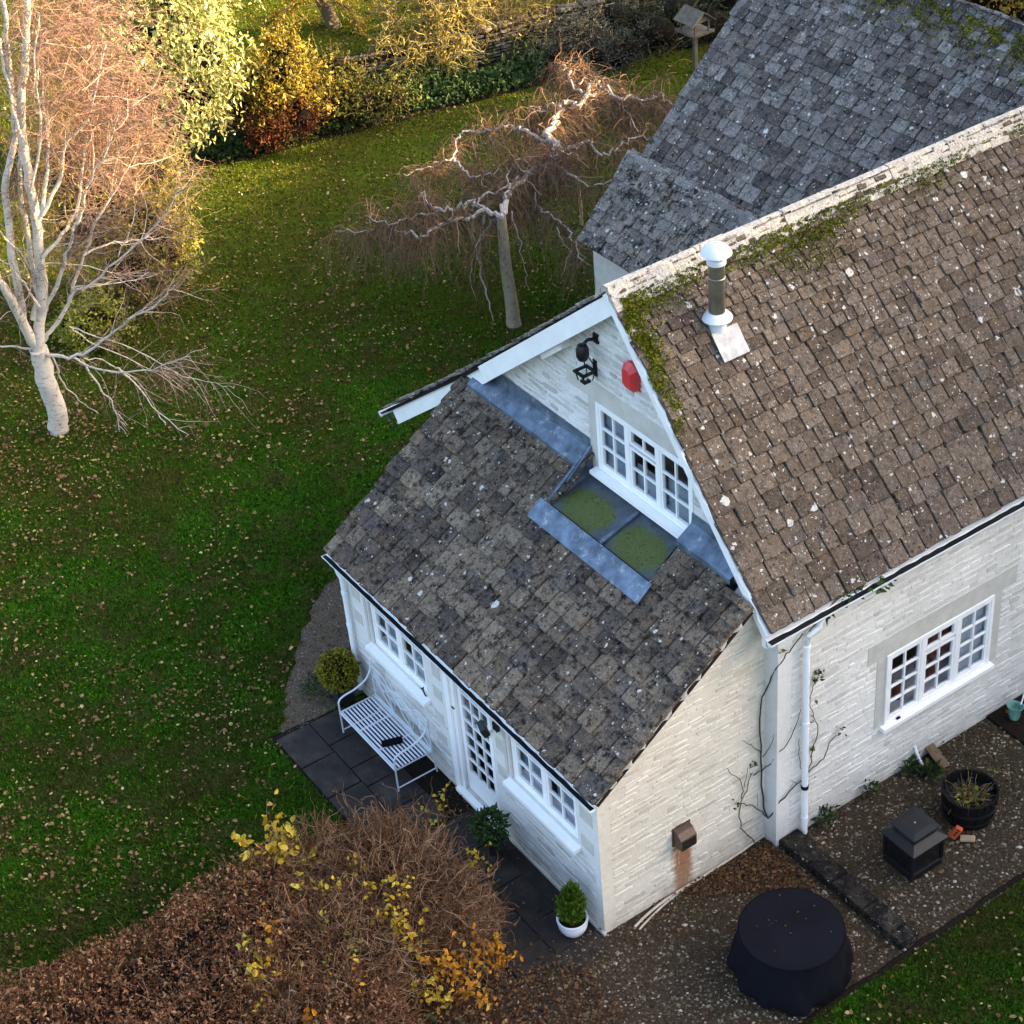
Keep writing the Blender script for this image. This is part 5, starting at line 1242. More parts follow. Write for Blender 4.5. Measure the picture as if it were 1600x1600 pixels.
def bench():
    x0, x1, yb, yf = -5.31, -3.80, -.13, -.73; sz = .43
    t = thing('garden_bench', ((x0+x1)/2, -.43, 0), 'pale blue-grey metal garden bench with looped back on the terrace', 'bench')
    for i in range(11):
        y = yf+.03+(yb-.03-yf-.03)*i/10; mb = MB(); mb.box((x0+.02, y-.013, sz-.003), (x1-.02, y+.013, sz+.004)); mb.build('slat', M['bench'], t)
    for x in (x0+.5, x1-.5):
        mb = MB(); mb.box((x-.012, yf+.02, sz-.014), (x+.012, yb-.02, sz-.0035)); mb.build('cross_strap', M['bench'], t)
    mb = MB(); mb.tube([(x0, yf, sz), (x1, yf, sz), (x1, yb, sz), (x0, yb, sz), (x0, yf, sz)], .014, 7); mb.build('seat_frame', M['bench'], t, smooth=True)
    for x in (x0, x1):
        mb = MB(); mb.tube([(x, yf, .02), (x, yf, .62)], .013, 7); mb.build('front_leg', M['bench'], t, smooth=True)
        mb = MB(); mb.tube([(x, yb+.04, .02), (x, yb, sz), (x, yb+.0, 1.03)], .013, 7); mb.build('back_leg', M['bench'], t, smooth=True)
        mb = MB(); mb.tube(smooth_path([(x, yf, .60), (x, yf+.03, .66), (x, yf+.12, .695), (x, yf+.3, .715), (x, yf+.48, .79), (x, yb-.03, .92), (x, yb, 1.04)], 4), .014, 7); mb.build('arm', M['bench'], t, smooth=True)
        mb = MB(); mb.tube([(x, yf, .09), (x, yb+.03, .09)], .011, 6); mb.build('stretcher', M['bench'], t)
        mb = MB(); mb.lathe([(.006, 0), (.016, .012), (.016, .024), (.005, .034)], (x, yb, 1.04), 8); mb.build('finial', M['bench'], t, smooth=True)
    w = (x1-x0)
    def arc(a, b, za, zm, zb, k=14):
        return smooth_path([(a, yb, za), (a+(b-a)*.22, yb, za+(zm-za)*.72), ((a+b)/2, yb, zm), (b-(b-a)*.22, yb, zb+(zm-zb)*.72), (b, yb, zb)], 4)
    for i in range(3):
        a, b = x0+w*i/3, x0+w*(i+1)/3
        for pts in (arc(a, b, sz, .84, sz), [(a, yb, 1.0), (a+(b-a)*.3, yb, .80), ((a+b)/2, yb, .62), (b, yb, sz+.02)], smooth_path([(a, yb, .98 if i == 0 else .86), (a+(b-a)*.5, yb, 1.0 if i != 1 else .93), (b, yb, .86 if i < 2 else .98)], 5), smooth_path([(a, yb, .84), (a+(b-a)*.5, yb, .70), (b, yb, .84)], 5)):
            mb = MB(); mb.tube(pts, .008, 5); mb.build('back_loop', M['bench'], t, smooth=True)
    mb = MB(); c = np.array([-4.30, -.47, sz+.018]); mb.obox(c, (unit(np.array([.35, .95, 0])), unit(np.array([.95, -.35, 0])), Z_), (.15, .065, .012)); mb.obox(c+[.03, .02, .018], (unit(np.array([.3, .95, 0])), unit(np.array([.95, -.3, 0])), Z_), (.09, .05, .008))  # flat dark item of no certain kind
    mb.build('dark_bench_item', M['cloth'], None, bevel=.006, label='dark folded item lying on the bench seat', cat='cloth')

def pots():
    c = np.array([-5.95, -.36, 0]); t = thing('topiary_planter', c, 'clipped golden box ball in a dark square planter beside the bench', 'potted shrub')
    mb = MB(); b, h = .15, .33
    V = [(c[0]+a*b*.8, c[1]+d*b*.8, .008) for a, d in ((-1,-1),(1,-1),(1,1),(-1,1))]+[(c[0]+a*b, c[1]+d*b, h) for a, d in ((-1,-1),(1,-1),(1,1),(-1,1))]
    mb.add(V, [(3,2,1,0),(4,5,6,7)]+[(i,(i+1)%4,4+(i+1)%4,4+i) for i in range(4)]); mb.build('planter', M['darkpot'], t, bevel=.01)
    P, D = ball_pts((c[0], c[1], .60), (.285, .285, .31), 2600, .86, 1.03, lump=.05); leaf_obj('foliage', [leaves(P, D+RNG.normal(0, .5, P.shape), .042, .6)], M['box'], t)
    mb = MB(); mb.lathe([(.02, -.26), (.16, -.2), (.235, 0), (.17, .2), (.02, .27)], (c[0], c[1], .6), 14); mb.build('shade_core', M['soil'], t, smooth=True)  # dark core puts the shaded inside into the ball
    c = np.array([-.27, -.30, .036]); t = thing('conifer_pot', c, 'small bright green conifer in a round white glazed pot', 'potted conifer')
    mb = MB(); mb.lathe([(.09, 0), (.14, .03), (.18, .10), (.198, .19), (.188, .23), (.205, .235), (.205, .26), (.18, .26), (.172, .20)], c, 32); mb.build('pot', M['pot'], t, smooth=True)
    mb = MB(); mb.lathe([(.172, .2), (.1, .215), (.02, .215)], c, 20); mb.build('soil', M['soil'], t)
    n = 2300; hgt = RNG.uniform(0, 1, n)**.85; rad = .165*np.sin(np.clip(hgt*.93+.10, 0, 1)*math.pi)**.7*(1.05-hgt*.35); a = RNG.uniform(0, 6.28, n); q = RNG.uniform(.55, 1.05, n)
    P = np.c_[c[0]+rad*q*np.cos(a), c[1]+rad*q*np.sin(a), c[2]+.2+hgt*.58]; D = np.c_[np.cos(a)*.4, np.sin(a)*.4, np.full(n, 1.0)]
    leaf_obj('foliage', [leaves(P, D, .075, .35, spread=.3)], M['conifer'], t)
    c = np.array([-2.03, -.30, .036]); t = thing('shrub_pot', c, 'dark green shrub in a black pot beside the glazed door', 'potted shrub')
    mb = MB(); mb.lathe([(.10, 0), (.145, .2), (.155, .26), (.14, .26), (.13, .22)], c, 20); mb.build('pot', M['darkpot'], t, smooth=True)
    P, D = ball_pts((c[0]-.04, c[1]-.02, .50), (.22, .22, .24), 700, .5, 1.05, lump=.2); leaf_obj('foliage', [leaves(P, D, .07, .5)], M['ivy'], t)
    b = np.array([-6.15, -.2, 0])
    for (x, y, s, lab) in ((-6.35, -.55, .22, 'low green weeds at the foot of the topiary planter'), (-6.25, .55, .16, 'green weeds at the lean-to corner by the downpipe')):
        P, D = ball_pts((x, y, .04), (s*1.4, s*1.2, s*.6), 260, .2, 1, zmin=-.1); o = thing('weed_plant', (x, y, 0), lab, 'weed', 'weeds along the wall foot'); leaf_obj('foliage', [leaves(P, D+[0, 0, .4], .05, .6)], M['weed'], o)

def rose():
    base = np.array([.12, 2.58, .03]); t = thing('climbing_rose', base, 'bare thorny climbing rose stems trained on the wall round the corner pier', 'climbing plant')
    def wp(px, py):
        if px < 1196: return on(px, py, 0, .04)
        if px < 1216: return on(px, py, 1, 2.61)
        return on(px, py, 0, XW+.05)
    Zc = lambda x, y: (900+x/2.667, 900+y/2.667)
    runs = [([(800, 1010), (785, 960), (770, 760), (768, 560), (790, 470), (850, 360), (900, 300), (945, 240)], .017),
            ([(795, 1005), (750, 965), (700, 950), (660, 950)], .012), ([(745, 1112), (690, 1050), (685, 960), (710, 890), (735, 820)], .012),
            ([(690, 930), (690, 860), (640, 815), (628, 800)], .009), ([(740, 830), (790, 800), (865, 715), (905, 650), (938, 555)], .012),
            ([(800, 1010), (870, 920), (965, 825), (1030, 760), (1060, 690), (1105, 655)], .014), ([(965, 825), (985, 730), (1008, 640), (985, 570), (975, 500), (1000, 425)], .011),
            ([(945, 830), (930, 760), (930, 680)], .009), ([(770, 745), (730, 700), (692, 688)], .009), ([(778, 755), (815, 700), (825, 660)], .008), ([(920, 870), (900, 850)], .007),
            ([(690, 1040), (720, 1025), (738, 1010)], .006), ([(755, 960), (755, 900)], .006), ([(700, 880), (715, 800)], .007)]
    tips = []
    for pts, r in runs:
        w = smooth_path([wp(*Zc(*p)) for p in pts], 4); w[1:-1] += RNG.normal(0, .010, (len(w)-2, 3))*[.4, 1, 1]
        mb = MB(); mb.tube(w, list(np.linspace(r*.72, r*.42, len(w))), 6); mb.build('stem', M['rose'], t, smooth=True); tips.append(w[-1])
    L = []
    for q in range(40):
        w = tips[q % len(tips)]; L.append(w+RNG.normal(0, .05, 3)*[.3, 1, 1])
    pix = [(1013, 405, 14), (1105, 652, 6), (848, 320, 3), (735, 800, 4), (655, 950, 4), (1008, 430, 8), (980, 515, 4), (978, 590, 4), (978, 715, 4), (745, 795, 3), (990, 825, 2)]
    P = np.concatenate([np.array([wp(*Zc(x, y)) for _ in range(n)])+RNG.normal(0, .035, (n, 3)) for x, y, n in pix])
    leaf_obj('leaves', [leaves(P, RNG.normal(0, 1, P.shape), .07, .6)], M['ivy'], t)
    # green trailing shoot below the gutter
    e = np.array([XW+.04, 3.1, 3.45]); w = smooth_path([wp(1262, 985), wp(1290, 950), wp(1320, 925), wp(1355, 912), wp(1385, 905)], 4)+np.array([.03, 0, 0])
    t2 = thing('trailing_shoot', w[0], 'leafy green shoot trailing under the white gutter', 'climbing plant')
    mb = MB(); mb.tube(w, list(np.linspace(.012, .005, len(w))), 6); mb.build('stem', M['twig_bush'], t2)
    P, T, W = along([w], 80, .35, 1); P += RNG.normal(0, .05, P.shape); P[:, 0] = np.maximum(P[:, 0], XW+.03); leaf_obj('leaves', [leaves(P, T+[.5, 0, -.4], .075, .6)], M['weed'], t2)
    P = np.concatenate([np.array([wp(x, y) for _ in range(7)])+RNG.normal(0, .03, (7, 3)) for x, y in ((1305, 950), (1320, 930), (1292, 962))])+[.03, 0, 0]; leaf_obj('leaves', [leaves(P, RNG.normal(0, 1, P.shape), .07, .6)], M['ivy'], t2)

# ================================================================== TREES AND SHRUBS
def limb_obj(name, paths, mat, parent):
    for w, r0, r1 in paths:
        mb = MB(); n = 9 if r0 > .05 else (6 if r0 > .02 else 5)
        mb.tube(w, list(np.linspace(r0, r1, len(w))), n); mb.build(name, M[mat], parent, smooth=True)

def birch():
    base = G(93, 673); t = thing('birch_tree', base, 'white-barked bare silver birch with many upright limbs over the lawn', 'tree')
    def path(px, offs, lead=0, k=3):
        n = len(px); o = [lead+(offs-lead)*(i/(n-1))**1.2 for i in range(n)]
        w = smooth_path([onpl(x, y, base, q) for (x, y), q in zip(px, o)], k); w[1:-1] += RNG.normal(0, .015, (len(w)-2, 3)); return w
    trunk = path([(94, 676), (88, 645), (79, 615), (68, 575), (60, 545)], 0)
    mb = MB(); mb.tube(np.r_[[trunk[0]-[0, 0, .1]], trunk], [.215]+list(np.linspace(.185, .165, len(trunk))), 12); mb.build('trunk', M['birch'], t, smooth=True)
    big = [([(60, 548), (63, 500), (66, 440), (60, 380), (52, 320), (43, 270), (34, 215), (36, 140), (41, 70), (44, 0), (50, -90)], .5, .105, .05),
           ([(60, 550), (45, 522), (28, 488), (10, 455), (-8, 425), (-40, 370)], -.6, .10, .06),
           ([(36, 505), (26, 430), (12, 350), (9, 295), (19, 245), (25, 210), (20, 150), (12, 80), (4, 0)], 1.0, .075, .04),
           ([(52, 500), (60, 460), (50, 420), (42, 360), (33, 310), (30, 260), (34, 220)], .9, .06, .03)]
    mid = [([(62, 344), (70, 293), (76, 251), (72, 200), (66, 130), (70, 40)], 1.2, .05, .02), ([(66, 336), (91, 289), (99, 247), (107, 220), (134, 190), (150, 140), (165, 70)], .2, .05, .018),
           ([(67, 402), (93, 373), (109, 348), (122, 320), (130, 262), (134, 220), (142, 150), (150, 80)], 1.6, .05, .016), ([(66, 490), (87, 447), (99, 412), (113, 371), (128, 334), (134, 303), (148, 266), (165, 241), (185, 180)], -.5, .055, .016),
           ([(66, 535), (80, 515), (107, 476), (115, 447), (132, 396), (148, 348), (171, 311), (175, 282), (190, 215)], .8, .06, .016), ([(105, 480), (120, 452), (144, 443), (186, 406), (223, 371), (258, 334), (276, 293), (279, 268)], -.4, .035, .010),
           ([(130, 400), (165, 381), (206, 377), (232, 368)], 1.2, .025, .010), ([(66, 412), (120, 414), (175, 425), (205, 430)], .6, .018, .006), ([(60, 548), (76, 553), (110, 556), (140, 549), (170, 525), (200, 500), (240, 480), (265, 455), (273, 446)], -.9, .05, .012),
           ([(110, 557), (140, 572), (165, 580), (200, 582), (240, 575), (270, 565), (297, 556)], -1.1, .028, .008), ([(128, 562), (148, 593), (164, 615), (179, 637), (189, 686), (199, 728)], -.3, .026, .007), ([(180, 575), (192, 581), (220, 610), (247, 644), (292, 679), (312, 693)], -.7, .024, .007),
           ([(247, 646), (260, 665), (271, 682), (281, 712)], -.6, .012, .005), ([(80, 553), (90, 580), (100, 600), (118, 618), (137, 637), (179, 661)], .5, .026, .008), ([(179, 641), (192, 655), (206, 672), (221, 714)], -.1, .013, .005),
           ([(108, 510), (130, 520), (206, 545), (285, 586), (337, 600), (366, 607)], -.8, .017, .005), ([(113, 515), (155, 541), (223, 569), (262, 590), (302, 623)], .2, .016, .005), ([(130, 560), (160, 563), (210, 590), (245, 640), (252, 690)], .6, .015, .005),
           ([(112, 450), (150, 445), (200, 440), (232, 425)], .3, .02, .008), ([(-2, 541), (20, 541), (40, 545), (58, 550)], 0, .02, .03), ([(0, 405), (20, 420), (40, 445), (62, 480)], -.2, .018, .03), ([(0, 360), (30, 395), (45, 420), (62, 455)], .3, .015, .025),
           ([(34, 215), (20, 170), (8, 110), (0, 60)], .6, .05, .03), ([(150, 345), (178, 300), (200, 260), (225, 215)], .3, .02, .008), ([(185, 400), (205, 360), (210, 320), (212, 290)], .5, .012, .006), ([(48, 300), (62, 230), (60, 160), (55, 90), (60, 20)], -.8, .04, .02)]
    P1 = [(path(p, o), a, b) for p, o, a, b in big]; P2 = [(path(p, o), a, b) for p, o, a, b in mid]
    P2 = [(w, a*.74, b*.7) for w, a, b in P2]; limb_obj('limb', P1, 'birch', t); limb_obj('branch', P2, 'birch', t)
    paths = [w for w, _, _ in P2 if w[-1][2] > 3.0]+[w for w, _, _ in P1]+[w[len(w)//2:] for w, _, _ in P2 if w[-1][2] <= 3.0][:4]
    S, T, W = along(paths, 430, .2, 1); D = T+RNG.normal(0, .55, T.shape)+.35*CR+[0, 0, .15]
    L = wander(S, D, RNG.uniform(.35, 1.0, 430), 6, .22); leaf_obj('small_branches', [twigs(L, .008, .003)], M['twig_pale'], t)
    S2 = L[RNG.integers(0, 430, 3000), RNG.integers(1, 6, 3000)]; D2 = RNG.normal(0, .7, (3000, 3))+[0, 0, .1]+.2*CR
    L2 = wander(S2, D2, RNG.uniform(.2, .6, 3000), 4, .3, .1); leaf_obj('twigs', [twigs(L2, .0036, .0018)], M['twig_red'], t)
    lowp = [w for w, _, _ in P2 if w[-1][2] <= 3.0]; S, T, W = along(lowp, 90, .15, .9); L5 = wander(S, T+RNG.normal(0, .40, T.shape), RNG.uniform(.4, 1.1, 90), 7, .14, .10); leaf_obj('low_branches', [twigs(L5, .0048, .0018)], M['twig_pale'], t)
    S6 = L5[RNG.integers(0, 90, 420), RNG.integers(1, 7, 420)]; leaf_obj('low_twigs', [twigs(wander(S6, RNG.normal(0, .6, (420, 3)), RNG.uniform(.2, .6, 420), 5, .2, .1), .003, .0016)], M['twig_red'], t)
    # the upper twig cloud, high in the sun
    c = [onpl(x, y, base, o) for x, y, o in ((110, 40, .4), (150, 110, 1.0), (105, 150, -.4), (175, 200, .8), (130, 0, 1.6), (70, 60, 1.2), (200, 170, .3), (140, 210, 1.5))]
    Sx = np.concatenate([q+RNG.normal(0, .42, (150, 3)) for q in c]); D = RNG.normal(0, .6, Sx.shape)+.5*CR+[0, 0, .25]
    L3 = wander(Sx, D, RNG.uniform(.35, .9, len(Sx)), 5, .3, .12); S4 = L3[RNG.integers(0, len(Sx), 3000), RNG.integers(1, 5, 3000)]
    L4 = wander(S4, RNG.normal(0, .7, (3000, 3))+[0, 0, -.25], RNG.uniform(.2, .55, 3000), 4, .3, .12)
    leaf_obj('upper_twigs', [twigs(L3, .006, .003), twigs(L4, .0036, .0018)], M['twig_red'], t)

def hazel():
    base = G(803, 507); t = thing('weeping_hazel', base, 'bare weeping contorted hazel with grey twisted limbs over the lawn', 'tree')
    top = base+np.array([0, 0, 0]); ht = onpl(783, 335, base)[2]
    tr = smooth_path([onpl(803, 508, base), onpl(799, 470, base), onpl(791, 420, base), onpl(786, 370, base), onpl(783, 335, base)], 3)
    mb = MB(); mb.tube(np.r_[[tr[0]-[0, 0, .1]], tr], [.20, .155]+list(np.linspace(.135, .088, len(tr)-1)), 10); mb.build('trunk', M['hazel_trunk'], t, smooth=True)
    z0 = ht
    def path(px, za, zb, k=5, kink=.032):
        n = len(px); w = smooth_path([G(x, y, za+(zb-za)*i/(n-1)) for i, (x, y) in enumerate(px)], k); w[1:-1] += RNG.normal(0, kink, (len(w)-2, 3)); return w
    z = z0
    limbs = [([(783, 337), (757, 328), (740, 318), (720, 322), (692, 326), (672, 324), (665, 306), (658, 301)], z, z+.2, .07, .02), ([(756, 330), (735, 340), (706, 344), (685, 352), (661, 368), (630, 361), (603, 354), (569, 361), (524, 361)], z, z-.2, .06, .012),
             ([(690, 328), (672, 333), (645, 338), (620, 344), (596, 347), (569, 337)], z+.1, z, .035, .010), ([(783, 340), (792, 310), (799, 294), (806, 276), (820, 285), (844, 326), (878, 350), (899, 376), (912, 408)], z, z-.5, .06, .012),
             ([(785, 335), (792, 305), (806, 290), (827, 272), (848, 262), (861, 257), (864, 238), (876, 232)], z, z+.35, .085, .07), ([(874, 233), (866, 224), (854, 214), (860, 203), (867, 191), (874, 171), (878, 163), (904, 165), (917, 150), (921, 136)], z+.35, z+.5, .09, .06),
             ([(866, 222), (854, 220), (823, 206), (799, 196), (775, 203), (751, 203), (727, 206), (713, 220), (710, 247), (686, 254), (665, 261), (631, 272)], z+.35, z-.05, .055, .012), ([(710, 248), (722, 262), (737, 275), (758, 275), (785, 268)], z+.1, z+.2, .035, .015),
             ([(915, 152), (931, 148), (934, 144), (947, 146), (966, 161), (979, 176), (998, 206)], z+.5, z+.1, .05, .012), ([(921, 137), (930, 133), (940, 135), (966, 152), (985, 150), (1000, 159), (1017, 156), (1034, 150), (1054, 166)], z+.5, z+.3, .055, .014),
             ([(910, 146), (895, 131), (884, 105), (876, 99), (866, 102)], z+.5, z+.4, .04, .012), ([(914, 157), (912, 172), (914, 190), (908, 215)], z+.5, z-.1, .035, .01), ([(874, 232), (893, 231), (923, 223), (942, 242), (958, 236), (976, 225), (1000, 214), (1022, 216)], z+.35, z+.1, .05, .012),
             ([(858, 257), (882, 266), (917, 289), (949, 287), (975, 300)], z+.25, z-.1, .04, .01), ([(870, 235), (862, 240), (866, 246), (874, 238), (890, 242)], z+.4, z+.5, .035, .012), ([(1000, 157), (1010, 165), (1030, 168), (1045, 180)], z+.35, z, .025, .01),
             ([(790, 310), (800, 290), (815, 272), (830, 262), (812, 250), (800, 256)], z+.1, z+.4, .035, .012), ([(738, 320), (752, 308), (790, 290), (802, 262), (820, 268)], z+.05, z+.35, .04, .012), ([(905, 130), (920, 120), (945, 125), (970, 128)], z+.5, z+.2, .02, .007),
             ([(880, 110), (900, 108), (920, 106)], z+.45, z+.4, .018, .007), ([(785, 338), (770, 345), (752, 365), (745, 390)], z, z-.6, .04, .012), ([(868, 166), (845, 172), (828, 168), (824, 190)], z+.45, z+.1, .03, .010)]
    P = [(path(p, a, b), r0*.68, r1*.7) for p, a, b, r0, r1 in limbs]; limb_obj('limb', P, 'hazel', t)
    down = [([(758, 331), (754, 364), (752, 395), (753, 430), (764, 464), (770, 492), (766, 536)], .03), ([(836, 300), (836, 340), (846, 385), (850, 410)], .012), ([(800, 330), (812, 380), (820, 420), (826, 450)], .014), ([(870, 355), (880, 385), (905, 405)], .010), ([(735, 335), (742, 390), (735, 430), (745, 470)], .012), ([(860, 255), (862, 290), (868, 310)], .018)]
    D_ = []
    for p, r in down:
        w = smooth_path([onpl(x, y, G(p[0][0], p[0][1], z)) for x, y in p], 4); w[1:-1] += RNG.normal(0, .025, (len(w)-2, 3)); D_.append((w, r, r*.3))
    limb_obj('hanging_branch', D_, 'hazel', t)
    paths = [w for w, *_ in P]; n = 620
    S, T, W = along(paths, n, .1, 1); L = wander(S, T*.5+RNG.normal(0, .7, T.shape)+[0, 0, .15], RNG.uniform(.3, 1.0, n), 7, .55, .22)
    leaf_obj('crooked_shoots', [twigs(L, .011, .004)], M['twig_bush'], t)
    n2 = 5400; S2 = L[RNG.integers(0, n, n2), RNG.integers(1, 7, n2)]; L2 = wander(S2, RNG.normal(0, .55, (n2, 3))+[0, 0, -.35], RNG.uniform(.3, 1.15, n2), 6, .25, .42)
    S3, T3, _ = along(paths, 2200, .1, 1); L3 = wander(S3, RNG.normal(0, .7, (2200, 3))+[0, 0, -.2], RNG.uniform(.3, 1.0, 2200), 6, .28, .40)
    leaf_obj('weeping_twigs', [twigs(L2, .0036, .0018), twigs(L3, .0038, .0018)], M['twig_haz'], t)
    b = G(909, 352); o = onpl(905, 300, b)
    mb = MB(); mb.tube(smooth_path([b-[0, 0, .1], onpl(908, 330, b), onpl(905, 305, b), onpl(904, 280, b)], 3), [.035]*9+[.028], 7); mb.build('young_stem', M['palewood'], None, smooth=True, label='thin pale bare sapling stem standing behind the hazel by the small wing', cat='sapling')

def shrub(name, base, lobes, n, lsize, mat, label, cat='shrub', aspect=.55, droop=.2, stems=30, stem_mat='twig_olive', lo=.45, group=None, spread=.7, part='foliage', extra=None, clump=True):
    """lobes: (dx along view-right, dz, d depth, rx, rz)"""
    t = thing(name, base, label, cat, group); Ps, Ds, tot = [], [], sum(l[3]**2*max(l[4], .1) for l in lobes)
    for (dx, dz, dd, rx, rz) in lobes:
        c = np.asarray(base)+HR*dx+HV*dd+[0, 0, dz]; k = max(20, int(1.3*n*rx*rx*rz/tot)); P, D = ball_pts(c, (rx, rx, rz), k, lo, 1.12, lump=.42)
        ok = P[:, 2] > .02; P, D = P[ok], D[ok]
        if clump:   # gather leaves into sprays so gaps open between them
            m_ = max(8, len(P)//16); C = P[RNG.integers(0, len(P), m_)]; ix = RNG.integers(0, m_, len(P)); q = RNG.uniform(0, 1, len(P)) < .8
            P = np.where(q[:, None], C[ix]+RNG.normal(0, lsize*1.25, P.shape), P)
        Ps.append(P); Ds.append(D)
    P, D = np.concatenate(Ps), np.concatenate(Ds)
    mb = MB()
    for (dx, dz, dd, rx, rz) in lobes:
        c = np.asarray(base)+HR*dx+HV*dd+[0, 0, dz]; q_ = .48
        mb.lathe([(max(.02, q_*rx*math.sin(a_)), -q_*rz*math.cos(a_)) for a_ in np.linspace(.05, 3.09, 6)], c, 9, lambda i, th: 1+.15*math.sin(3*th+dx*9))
    mb.build('shade_core', M['soil'], t, smooth=True)  # dark solids added for the shaded gaps inside the lobes
    leaf_obj(part, [leaves(P, D+[0, 0, -droop], lsize, aspect, spread=spread)], M[mat], t)
    nk = max(12, len(P)//40); S0 = P[RNG.integers(0, len(P), nk)]; T0 = wander(S0, unit(S0-np.asarray(base))*.6+RNG.normal(0, .6, (nk, 3))+[0, 0, .4], RNG.uniform(.15, .55, nk), 5, .3); leaf_obj('twigs', [twigs(T0, .006, .002)], M[stem_mat], t); q0 = T0[RNG.integers(0, nk, nk*3), RNG.integers(2, 5, nk*3)]; leaf_obj('leaves', [leaves(q0, RNG.normal(0, 1, q0.shape), lsize*.9, aspect)], M[mat], t)
    if stems:
        S = np.asarray(base)+np.c_[RNG.normal(0, .15, (stems, 2)), np.zeros(stems)]; E_ = P[RNG.integers(0, len(P), stems)]; tt = np.linspace(0, 1, 6)[None, :, None]
        L = S[:, None]*(1-tt)+E_[:, None]*tt; L[:, 1:-1] += RNG.normal(0, .06, (stems, 4, 3)); leaf_obj('stems', [twigs(L, .018, .005)], M[stem_mat], t)
    return t, P

def shrubs():
    b = G(262, 255); b2 = b
    lob = lambda px, py, r, off=0, rz=None, base=b: (lambda w: ((w-base)@HR, w[2]-base[2], (w-base)@HV, r, rz or r))(onpl(px, py, base, off))
    shrub('evergreen_shrub', b, [lob(270, 20, 1.15, .8), lob(320, 85, .78, .0), lob(305, 150, .85, -.2), lob(232, 70, 1.0, .2), lob(280, 200, .62, -.3), lob(215, 150, .9, .5), lob(328, 140, .45, -.2), lob(270, -50, 1.2, 1.3), lob(200, -10, 1.1, 1.2)], 15000, .135, 'cream', 'tall bushy evergreen with pale cream-green drooping leaves in sun', aspect=.40, droop=.75, lo=.5, spread=.45)
    b = G(205, 470); L = lambda *a, **k: lob(*a, **k, base=b)
    t, P = shrub('twiggy_shrub', b, [L(180, 300, 1.15), L(240, 350, .85, -.3), L(130, 350, 1.1, .4), L(200, 420, .9, -.2), L(110, 260, 1.0, .8), L(265, 390, .5, -.2), L(230, 260, .8, .6)], 5200, .075, 'gold', 'large half-bare olive shrub behind the birch limbs', aspect=.5, lo=.2)
    n = 3800; S = P[RNG.integers(0, len(P), n)]; T = wander(S, RNG.normal(0, .7, (n, 3))+.25*CR+[0, 0, .3], RNG.uniform(.3, .9, n), 5, .25); leaf_obj('twigs', [twigs(T, .006, .0025)], M['twig_olive'], t)
    b = G(165, 540); L = lambda *a, **k: lob(*a, **k, base=b)
    shrub('yellow_shrub', b, [L(150, 495, .45), L(110, 510, .4, .2), L(180, 505, .35), L(130, 520, .4, -.3)], 2200, .075, 'limeleaf', 'low yellow-green shrub on the lawn behind the birch trunk', lo=.2)
    b = G(285, 440); L = lambda *a, **k: lob(*a, **k, base=b)
    shrub('pale_leaf_shrub', b, [L(285, 400, .36), L(270, 420, .34, -.1), L(282, 360, .3, .2)], 1300, .09, 'limeleaf', 'small lime-leaved shrub at the lawn edge of the olive shrub', lo=.2)
    b = G(440, 222); L = lambda *a, **k: lob(*a, **k, base=b)
    shrub('golden_shrub', b, [L(445, 115, .80), L(400, 135, .62, .3), L(485, 140, .55, .2), L(440, 80, .55, .2), L(425, 165, .55, -.1), L(470, 165, .4, 0)], 5600, .085, 'gold', 'rounded golden-leaved shrub between evergreen and stone wall', lo=.3)
    b = G(436, 228); L = lambda *a, **k: lob(*a, **k, base=b)
    shrub('russet_shrub', b, [L(425, 198, .5, -.35), L(475, 185, .42, -.25), L(378, 172, .42, .2), L(408, 210, .32, -.45)], 2300, .07, 'rust', 'low russet red shrub under the golden shrub', lo=.3)
    b = G(535, 190); L = lambda *a, **k: lob(*a, **k, base=b)
    shrub('border_shrub', b, [L(525, 110, .6, .4), L(530, 150, .62), L(500, 170, .55, -.2), L(565, 165, .5), L(505, 125, .4)], 3200, .085, 'shaded', 'straggly yellow-green border shrub at the end of the dry stone wall', lo=.25, stem_mat='twig_bush')
    b = G(585, 190); L = lambda *a, **k: lob(*a, **k, base=b)
    shrub('brown_shrub', b, [L(575, 160, .55), L(615, 150, .5, .2), L(545, 185, .4)], 1800, .08, 'shaded', 'dull olive brown shrub in the bed below the wall', lo=.2)
    b = G(905, 112); L = lambda *a, **k: lob(*a, **k, base=b)
    shrub('grey_shrub', b, [L(925, 75, .85), L(880, 85, .7), L(960, 85, .65), L(905, 60, .7, .5), L(985, 72, .5)], 6500, .062, 'greyleaf', 'soft grey-green rounded shrub by the lawn beyond the hazel', aspect=.35, lo=.5)
    b = G(1035, 80); L = lambda *a, **k: lob(*a, **k, base=b)
    shrub('dark_shrub', b, [L(1030, 50, .8), L(1075, 60, .6, .2), L(1000, 40, .7, .4), L(1060, 20, .8, .6), L(1110, 40, .9, .5), L(960, 30, .8, .8), L(1130, -10, .9, 1.0)], 7000, .065, 'darkleaf', 'dark twiggy hedge shrub behind the bird table', aspect=.4, lo=.4)
    b = G(1440, -180)+0
    b = np.array([-9.5, 20.5, 0]); w = onpl(1560, 5, b); L = lambda *a, **k: lob(*a, **k, base=b)
    shrub('golden_hedge', b, [L(1575, 20, .9), L(1520, -25, 1.0), L(1610, 60, 1.0), L(1640, 20, 1.4), L(1560, 60, .9), L(1600, 110, 1.1)], 5000, .09, 'gold', 'sunlit golden hedge beyond the mossy rear ridge', 'hedge', lo=.3)
    # ground cover bed along the far lawn edge
    edge = [(305, 250), (360, 255), (420, 238), (480, 222), (560, 200), (640, 182), (720, 165), (800, 146), (850, 128), (880, 118)]
    P = []
